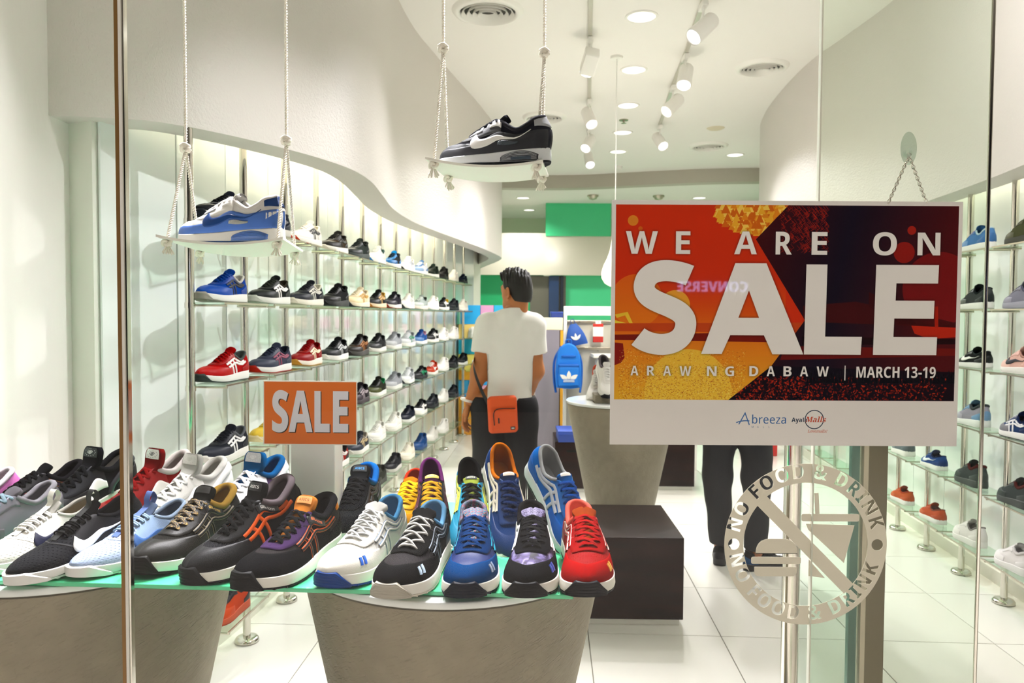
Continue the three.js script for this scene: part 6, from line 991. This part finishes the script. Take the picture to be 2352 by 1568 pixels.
// ---------------------------------------------------------------- white sneakers on the middle table
{
  const b = thing('stone_block', 'small grey stone block on the middle table under a white sneaker', 'display block', null, [0.565, 0.9205, -4.52]); mesh('body', rbox(0.13, 0.05, 0.2, 0.004, 0, 0.025, 0), M.stone, b);
  const s = wallShoe('white|bootie|#efede8|#f0eee9|#edeae4|#8a8486|#f0eee9|#efede8|#2e3032||', 'tilted on the grey stone block of the middle table'); setShoe(s, 0.29, 0.575, 0.9715, -4.45, 0.12, 0.62);
  const s2 = wallShoe('white|lite|#efece8|#efede8|#e4e0da|#e2705c|#f0eee9|#efede8|#d8d4cc||', 'with coral lining, standing behind the one on the stone block'); setShoe(s2, 0.285, 0.52, 0.922, -4.62, -0.2, 0.5);
}
// ---------------------------------------------------------------- pendant lamp
{
  const x = 0.84, y = 1.68, z = -6.1, t = thing('pendant_lamp', 'glowing white teardrop pendant lamp hanging at the left edge of the poster', 'pendant lamp', null, [x, y, z]);
  mesh('shade', lathe([[0.0001, 0], [0.04, 0.006], [0.08, 0.03], [0.106, 0.075], [0.108, 0.12], [0.09, 0.18], [0.06, 0.24], [0.04, 0.3], [0.03, 0.36], [0.022, 0.4]], 40), glowMat('#fff0cc', 1.5), t);
  mesh('cord', cyl(0.004, 0.004, H_CEIL - y - 0.4, 0, (H_CEIL - y + 0.4) / 2, 0, 8), M.plastic, t); mesh('canopy', cyl(0.05, 0.05, 0.02, 0, H_CEIL - y - 0.01, 0), M.lampWhite, t);
  const l = new THREE.PointLight(new THREE.Color(1, 0.92, 0.74), 2.5); l.name = 'pendant_glow'; l.position.set(x, y + 0.12, z); l.castShadow = true; l.shadow.radius = 5; scene.add(l);
}
// ================================================================ people
const smin = (a, b, k) => { const h = Math.max(k - Math.abs(a - b), 0) / k; return Math.min(a, b) - h * h * k * 0.25; };
function capsule(a, b, ra, rb, flat = 1) { const A0 = V(...a), D = V(...b).sub(A0), L2 = D.lengthSq(); return (x, y, z) => { const px = x - A0.x, py = y - A0.y, pz = z - A0.z, t = clamp((px * D.x + py * D.y + pz * D.z) / L2), dx = px - D.x * t, dy = py - D.y * t, dz = (pz - D.z * t) / flat; return Math.sqrt(dx * dx + dy * dy + dz * dz) - lerp(ra, rb, t); }; }
function ball(c, r) { return (x, y, z) => { const dx = (x - c[0]) / r[0], dy = (y - c[1]) / r[1], dz = (z - c[2]) / r[2], k = Math.sqrt(dx * dx + dy * dy + dz * dz); return (k - 1) * Math.min(r[0], r[1], r[2]); }; }
const blend = (list, k) => (x, y, z) => { let d = 9; for (const f of list) d = smin(d, f(x, y, z), k); return d; };
function fieldGeo(f, lo, hi, cell) {
  const n = [0, 1, 2].map((i) => hi[i] - lo[i]), res = Math.ceil(Math.max(...n) / cell) + 6, mc = new MarchingCubes(res, new THREE.MeshStandardMaterial(), false, false, 120000), h = res / 2;
  // each axis gets its own scale, so that the grid hugs the body
  const sc = n.map((w) => w / (res - 6)), mid = [0, 1, 2].map((i) => (lo[i] + hi[i]) / 2);
  for (let k = 0; k < res; k++) for (let j = 0; j < res; j++) for (let i = 0; i < res; i++) mc.field[k * res * res + j * res + i] = -f(mid[0] + (i - h) * sc[0], mid[1] + (j - h) * sc[1], mid[2] + (k - h) * sc[2]);
  mc.isolation = 0; mc.update();
  const c = mc.count, pos = new Float32Array(c * 3), nor = new Float32Array(c * 3), e = cell * 0.5;
  for (let i = 0; i < c; i++) {
    const p = [0, 1, 2].map((a) => mid[a] + mc.positionArray[i * 3 + a] * h * sc[a]); pos.set(p, i * 3);
    const g = V(f(p[0] + e, p[1], p[2]) - f(p[0] - e, p[1], p[2]), f(p[0], p[1] + e, p[2]) - f(p[0], p[1] - e, p[2]), f(p[0], p[1], p[2] + e) - f(p[0], p[1], p[2] - e)).normalize(); nor.set([g.x, g.y, g.z], i * 3);
  }
  const g = new THREE.BufferGeometry(); g.setAttribute('position', new THREE.BufferAttribute(pos, 3)); g.setAttribute('normal', new THREE.BufferAttribute(nor, 3)); g.setAttribute('uv', new THREE.BufferAttribute(new Float32Array(c * 2), 2));
  // the winding follows the outward normals
  const a = V(pos[0], pos[1], pos[2]), b = V(pos[3], pos[4], pos[5]), d = V(pos[6], pos[7], pos[8]); if (c && b.sub(a).cross(d.sub(a)).dot(V(nor[0], nor[1], nor[2])) < 0) for (let i = 0; i < c; i += 3) for (const arr of [pos, nor]) for (let q = 0; q < 3; q++) { const t = arr[(i + 1) * 3 + q]; arr[(i + 1) * 3 + q] = arr[(i + 2) * 3 + q]; arr[(i + 2) * 3 + q] = t; }
  return g;
}
// a hand in its own axes: fingers run down -y, thumb to the side sx, palm faces +z * sx
function handField(sx, curl = 0.5) {
  const parts = [capsule([0, 0.01, 0], [0, -0.045, 0], 0.024, 0.026, 0.6), capsule([-0.022, -0.05, 0], [-0.014, -0.085, 0.002], 0.013, 0.012), capsule([0.022, -0.045, 0], [0.018, -0.082, 0.002], 0.013, 0.012), capsule([-0.012, -0.08, 0], [0.014, -0.08, 0], 0.0135, 0.0135)], fingers = [];
  const chain = (p, lens, r, a0, da, side = 0) => { let a = a0, q = p; const out = []; lens.forEach((l, i) => { const e = [q[0] + side * l, q[1] - Math.cos(a) * l, q[2] + Math.sin(a) * l]; out.push(capsule(q, e, r * (1 - 0.07 * i), r * (1 - 0.07 * (i + 1)))); q = e; a += da; }); return blend(out, 0.003); };
  [[0.026, [0.042, 0.025, 0.02], 0.0088, 1], [0.0085, [0.046, 0.029, 0.021], 0.009, 1.1], [-0.0095, [0.043, 0.027, 0.02], 0.0086, 1.2], [-0.026, [0.034, 0.021, 0.018], 0.0076, 1.35]].forEach(([x, l, r, k]) => fingers.push(chain([x, -0.09, 0.002], l, r, 0.15 * k + curl * 0.3, curl * k, 0.02 * Math.sign(x))));
  fingers.push(blend([capsule([0.018, -0.02, 0.006], [0.036, -0.052, 0.016], 0.0145, 0.0115), capsule([0.036, -0.052, 0.016], [0.041, -0.08, 0.021], 0.0108, 0.0098), capsule([0.041, -0.08, 0.021], [0.038, -0.102, 0.024], 0.0098, 0.0085)], 0.004));
  const palm = blend(parts, 0.012);
  return (x, y, z) => { const X = x * sx; let d = palm(X, y, z), f = 9; for (const g of fingers) f = Math.min(f, g(X, y, z)); return smin(d, f, 0.006); };
}
function headField() {
  const skull = blend([ball([0, 0.028, -0.012], [0.074, 0.088, 0.093]), ball([0, -0.03, 0.022], [0.06, 0.075, 0.068]), ball([0, -0.088, 0.062], [0.026, 0.02, 0.022]), capsule([-0.035, -0.06, 0.0], [-0.015, -0.085, 0.055], 0.025, 0.02), capsule([0.035, -0.06, 0.0], [0.015, -0.085, 0.055], 0.025, 0.02), capsule([0, -0.06, -0.03], [0, -0.125, -0.03], 0.053, 0.05)], 0.03);
  const face = blend([capsule([0, 0.012, 0.088], [0, -0.022, 0.104], 0.009, 0.0125), ball([0.011, -0.027, 0.094], [0.008, 0.007, 0.009]), ball([-0.011, -0.027, 0.094], [0.008, 0.007, 0.009]), capsule([-0.034, 0.024, 0.074], [0.034, 0.024, 0.074], 0.012, 0.012), capsule([-0.017, -0.056, 0.082], [0.017, -0.056, 0.082], 0.0075, 0.0075), capsule([-0.014, -0.066, 0.079], [0.014, -0.066, 0.079], 0.008, 0.008), ball([0.032, 0.006, 0.07], [0.013, 0.011, 0.012]), ball([-0.032, 0.006, 0.07], [0.013, 0.011, 0.012])], 0.009);
  const ears = (x, y, z) => { const X = Math.abs(x) - 0.074, Y = y + 0.012, Z = z + 0.012; const rim = Math.hypot(Math.hypot(Y / 1.5, Z) - 0.017, X - 0.004 + Z * 0.25) - 0.0055; return Math.min(rim, Math.hypot(X / 0.5, Y / 1.5, Z) - 0.015); };
  return (x, y, z) => smin(smin(skull(x, y, z), face(x, y, z), 0.014), ears(x, y, z), 0.006);
}
function person(o) {
  const t = thing('person', o.label, 'person', null, o.at, o.yaw ?? 0), J = o.joints, S = blend;
  const limbs = (inf, list) => list.map(([a, b, ra, rb]) => capsule(a, b, ra + inf, rb + inf));
  const torso = (inf) => [capsule([J.hip[0] - 0.06, J.hip[1], J.hip[2]], [J.hip[0] + 0.055, J.hip[1], J.hip[2]], 0.1 + inf, 0.1 + inf, 0.9), capsule([J.hip[0], J.hip[1] + 0.02, J.hip[2]], [J.chest[0], J.chest[1] - 0.1, J.chest[2]], 0.11 + inf, 0.115 + inf, 0.85), capsule([J.chest[0] - 0.065, J.chest[1], J.chest[2]], [J.chest[0] + 0.065, J.chest[1], J.chest[2]], 0.092 + inf, 0.092 + inf, 0.95), capsule([J.sl[0] + 0.01, J.sl[1], J.sl[2]], [J.chest[0], J.chest[1] + 0.11, J.chest[2]], 0.047 + inf, 0.056 + inf), capsule([J.sr[0] - 0.01, J.sr[1], J.sr[2]], [J.chest[0], J.chest[1] + 0.11, J.chest[2]], 0.047 + inf, 0.056 + inf)];
  const neck = capsule([J.chest[0], J.chest[1] + 0.08, J.chest[2]], [J.head[0], J.head[1] - 0.1, J.head[2] + 0.01], 0.068, 0.055);
  const arms = [[J.sl, J.el, 0.052, 0.042], [J.el, J.wl, 0.042, 0.028], [J.sr, J.er, 0.052, 0.042], [J.er, J.wr, 0.042, 0.028]], legs = [[J.hl, J.kl, 0.088, 0.058], [J.kl, J.al, 0.056, 0.038], [J.hr, J.kr, 0.088, 0.058], [J.kr, J.ar, 0.056, 0.038]];
  const body = S([...torso(0), neck, ...limbs(0, arms), ...limbs(0, legs)], 0.045);
  const geos = [fieldGeo(body, [-0.42, 0.04, -0.4], [0.42, 1.58, 0.4], 0.0125)];
  const hf = headField(), hm = new THREE.Matrix4().compose(V(...J.head), new THREE.Quaternion().setFromEuler(new THREE.Euler(o.nod ?? 0, o.look, 0, 'YXZ')), V(1, 1, 1).multiplyScalar(o.headScale ?? 1.02));
  const head = fieldGeo(hf, [-0.1, -0.2, -0.13], [0.1, 0.13, 0.13], 0.0036); head.applyMatrix4(hm); geos.push(head);
  for (const [w, e, sx] of [[J.wl, J.el, o.palmL ?? -1], [J.wr, J.er, o.palmR ?? 1]]) { const h = fieldGeo(handField(sx, 0.42), [-0.06, -0.2, -0.06], [0.06, 0.05, 0.11], 0.0032), d = V(...w).sub(V(...e)).normalize(), q = new THREE.Quaternion().setFromUnitVectors(V(0, -1, 0), d).multiply(new THREE.Quaternion().setFromEuler(new THREE.Euler(0, sx * -1.2 + (o.handTurn ?? 0), 0))); h.applyMatrix4(new THREE.Matrix4().compose(V(...w).addScaledVector(d, 0.01), q, V(0.95, 0.95, 0.95))); geos.push(h); }
  mesh('body', merged(geos), mat(o.skin, 0.55), t);
  const fold = (x, y, z, k) => k * (Math.sin(x * 9 + y * 38 + z * 6) + 0.6 * Math.sin(x * 31 - y * 22 + 1) * 0.7);
  const sleeve = (a, b, f) => { const A0 = V(...a), B0 = V(...b); return [a, A0.lerp(B0, f).toArray(), 0.054, 0.056]; };
  const upper = S([...torso(0), neck, ...limbs(0, arms)], 0.045), sleeves = S(limbs(0.01, [sleeve(J.sl, J.el, 0.56), sleeve(J.sr, J.er, 0.56)]), 0.02), shirtF = (x, y, z) => smin(upper(x, y, z) - 0.013, sleeves(x, y, z), 0.03);
  const cuts = [[J.sl, J.el], [J.sr, J.er]].map(([a, b]) => { const A0 = V(...a), D = V(...b).sub(A0), l = D.length(); D.normalize(); return (x, y, z) => { const p = V(x - A0.x, y - A0.y, z - A0.z), d = p.dot(D), r = p.addScaledVector(D, -d).length(); return r < 0.11 ? d - l * 0.6 : -1; }; });
  const shirt = (x, y, z) => { let d = shirtF(x, y, z) + fold(x, y, z, 0.0016 + 0.004 * clamp((1.2 - y) * 3)); d = Math.max(d, o.hem - y + 0.006 * Math.sin(x * 20)); if (Math.hypot(x - J.chest[0], z - J.chest[2]) < 0.12) d = Math.max(d, y - J.chest[1] - 0.168 - 0.35 * (z - J.chest[2])); for (const c of cuts) { const k = c(x, y, z); if (k > -0.5 && Math.abs(x - J.chest[0]) > 0.13) d = Math.max(d, k); } return d; };
  mesh('shirt', fieldGeo(shirt, [-0.36, o.hem - 0.03, -0.26], [0.36, 1.53, 0.26], 0.0095), mat(o.shirt, 0.85, { bumpMap: TX.suede, bumpScale: 0.0003, key: 'cloth' + o.shirt }), t);
  const lower = S([...torso(0), ...limbs(0, legs)], 0.045), loose = S(limbs(0.014, [[J.hl, J.kl, 0.088, 0.064], [J.kl, J.al, 0.066, 0.044], [J.hr, J.kr, 0.088, 0.064], [J.kr, J.ar, 0.066, 0.044]]), 0.03), pantF = (x, y, z) => smin(lower(x, y, z) - 0.013, loose(x, y, z), 0.03);
  const pants = (x, y, z) => Math.max(pantF(x, y, z) + fold(x * 1.3, y * 0.9, z, 0.0022), y - (o.hem + 0.05), 0.115 - y);
  mesh('trousers', fieldGeo(pants, [-0.32, 0.1, -0.36], [0.32, o.hem + 0.06, 0.36], 0.0115), mat(o.pants, 0.9), t);
  // hair: a cap over the skull, shorter at the sides
  const hairF = blend([ball([0, 0.036, -0.014], [0.081, 0.092, 0.1]), ball([0, 0.095, 0.02], [0.072, 0.045, 0.082]), ball([0, -0.02, -0.055], [0.066, 0.08, 0.055])], 0.02);
  const hair = (x, y, z) => { const edge = Math.max(z - 0.078 + Math.max(0, 0.075 - y) * 0.95, -0.05 - y + z * 0.2), tuft = 0.0045 * Math.sin(x * 210 + z * 60) * Math.sin(z * 190 - y * 40) + 0.003 * Math.sin(x * 60 + z * 90); return Math.max(hairF(x, y, z) + tuft * smooth(0.0, 0.08, y), edge); };
  const hg = fieldGeo(hair, [-0.1, -0.12, -0.13], [0.1, 0.155, 0.12], 0.004); hg.applyMatrix4(hm); mesh('hair', hg, mat('#15120f', 0.6), t);
  const eye = (s) => new THREE.SphereGeometry(0.0115, 16, 12).translate(s * 0.031, 0.008, 0.0735); mesh('eyes', merged([eye(1), eye(-1)]).applyMatrix4(hm), mat('#2a2320', 0.2), t);
  [['al', o.footL], ['ar', o.footR]].forEach(([k, f]) => { const a = J[k], s = makeShoe('worn', null, f.d, 1); scene.remove(s); taken.set('worn', 0); s.name = 'worn_shoe'; s.userData = {}; s.rotation.y = f.yaw; const off = V(0, 0, 0.075).applyEuler(new THREE.Euler(0, f.yaw, 0)); s.position.set(a[0] - off.x, 0.001, a[2] - off.z);
    // a worn shoe is one part of its person; its pieces become sub-parts
    t.add(s); });
  return t;
}
const wornDark = { form: FORM.runner, upper: 'mesh:#1d1e22', toe: '#1b1c20', eyestay: '#222329', heel: '#202126', lining: '#26272c', tongue: '#1c1d21', laces: '#141518', midsole: '#2a2b30', outsole: '#1a1b1e' };
const man = person({
  label: 'man in a white t-shirt seen from behind, head turned left, with an orange shoulder bag', at: [-0.005, 0, -4.28], yaw: 0, skin: '#b5713f', shirt: '#efede6', pants: '#17171b', look: Math.PI + 0.75, nod: 0.02, hem: 0.925, palmL: -1, palmR: 1, headScale: 0.98,
  joints: { hip: [-0.03, 0.93, 0], chest: [-0.005, 1.3, 0], head: [0.025, 1.585, -0.01], sl: [-0.138, 1.385, 0], el: [-0.182, 1.12, 0.03], wl: [-0.238, 0.945, 0.01], sr: [0.128, 1.385, 0], er: [0.145, 1.12, -0.03], wr: [0.1, 0.95, -0.16], hl: [-0.125, 0.9, 0], kl: [-0.135, 0.5, 0], al: [-0.14, 0.09, 0.03], hr: [0.055, 0.9, 0], kr: [0.07, 0.5, -0.02], ar: [0.075, 0.09, 0.02] },
  footL: { d: wornDark, yaw: Math.PI + 0.15 }, footR: { d: wornDark, yaw: Math.PI - 0.15 },
});
mesh('bracelet', new THREE.TorusGeometry(0.033, 0.007, 10, 28).rotateX(Math.PI / 2).rotateZ(-0.28).translate(-0.254, 0.955, 0.021), mat('#efece4', 0.4), man);
const walker = person({
  label: 'person in black jogger trousers and dark trainers, seen below the sale poster', at: [1.32, 0, -4.3], yaw: -0.25, skin: '#a86b45', shirt: '#23252b', pants: '#12141a', look: Math.PI, hem: 0.93, headScale: 0.98,
  joints: { hip: [0, 0.93, 0], chest: [0, 1.3, 0], head: [0, 1.585, -0.01], sl: [-0.145, 1.39, 0], el: [-0.19, 1.13, -0.02], wl: [-0.18, 0.95, -0.16], sr: [0.145, 1.39, 0], er: [0.19, 1.13, -0.02], wr: [0.18, 0.95, -0.16], hl: [-0.095, 0.9, 0], kl: [-0.11, 0.5, -0.03], al: [-0.085, 0.1, 0.02], hr: [0.095, 0.9, 0], kr: [0.115, 0.5, -0.04], ar: [0.105, 0.1, 0.09] },
  footL: { d: wornDark, yaw: Math.PI - 0.1 }, footR: { d: { ...wornDark, heel: '#1c5f9a' }, yaw: 2.1 },
});
{
  const t = thing('shoulder_bag', 'small orange shoulder bag with black strap on the back of the man in white', 'bag', null, [-0.045, 0.79, -4.115]); t.rotation.set(0.03, 0.06, 0.05);
  const O = mat('#e0551c', 0.7), K = mat('#1a1a1c', 0.7);
  mesh('body', rbox(0.165, 0.205, 0.055, 0.022, 0, 0.1025, 0, 5), O, t); mesh('flap', rbox(0.16, 0.07, 0.06, 0.02, 0.002, 0.172, 0, 4), O, t);
  const pk = mesh('pocket', rbox(0.128, 0.125, 0.022, 0.01, 0.012, 0.075, 0.026, 3), O, t);
  mesh('zip', tube([[-0.05, 0.05, 0.039], [-0.05, 0.12, 0.04], [-0.035, 0.138, 0.04], [0.07, 0.14, 0.039]], 0.0026, 24, 6), K, pk); mesh('zip_puller', rbox(0.007, 0.03, 0.004, 0.001, -0.024, 0.075, 0.039), K, pk);
  mesh('logo_patch', rbox(0.026, 0.018, 0.003, 0.002, 0.052, 0.03, 0.0375), mat('#2c2624', 0.5), pk); mesh('patch_mark', rbox(0.016, 0.005, 0.001, 0.0004, 0.052, 0.03, 0.0393), M.plastic, pk);
  const c = new THREE.CatmullRomCurve3([V(-0.078, 0.165, 0.0), V(-0.11, 0.24, -0.01), V(-0.14, 0.33, -0.045), V(-0.145, 0.4, -0.13), V(-0.06, 0.47, -0.285), V(0.06, 0.56, -0.3), V(0.115, 0.62, -0.25), V(0.135, 0.655, -0.17)]);
  mesh('strap', grid(80, 1, (u, v) => { const p = c.getPoint(u), tn = c.getTangent(u), out = V(p.x - 0.04, 0, p.z + 0.165).normalize(), b = tn.clone().cross(out).normalize(); p.addScaledVector(b, (v - 0.5) * 0.024); return p.toArray(); }), K, t);
}
scene.traverse((o) => { if (o.isMesh) o.castShadow = o.receiveShadow = true; });
renderer.render(scene, camera);
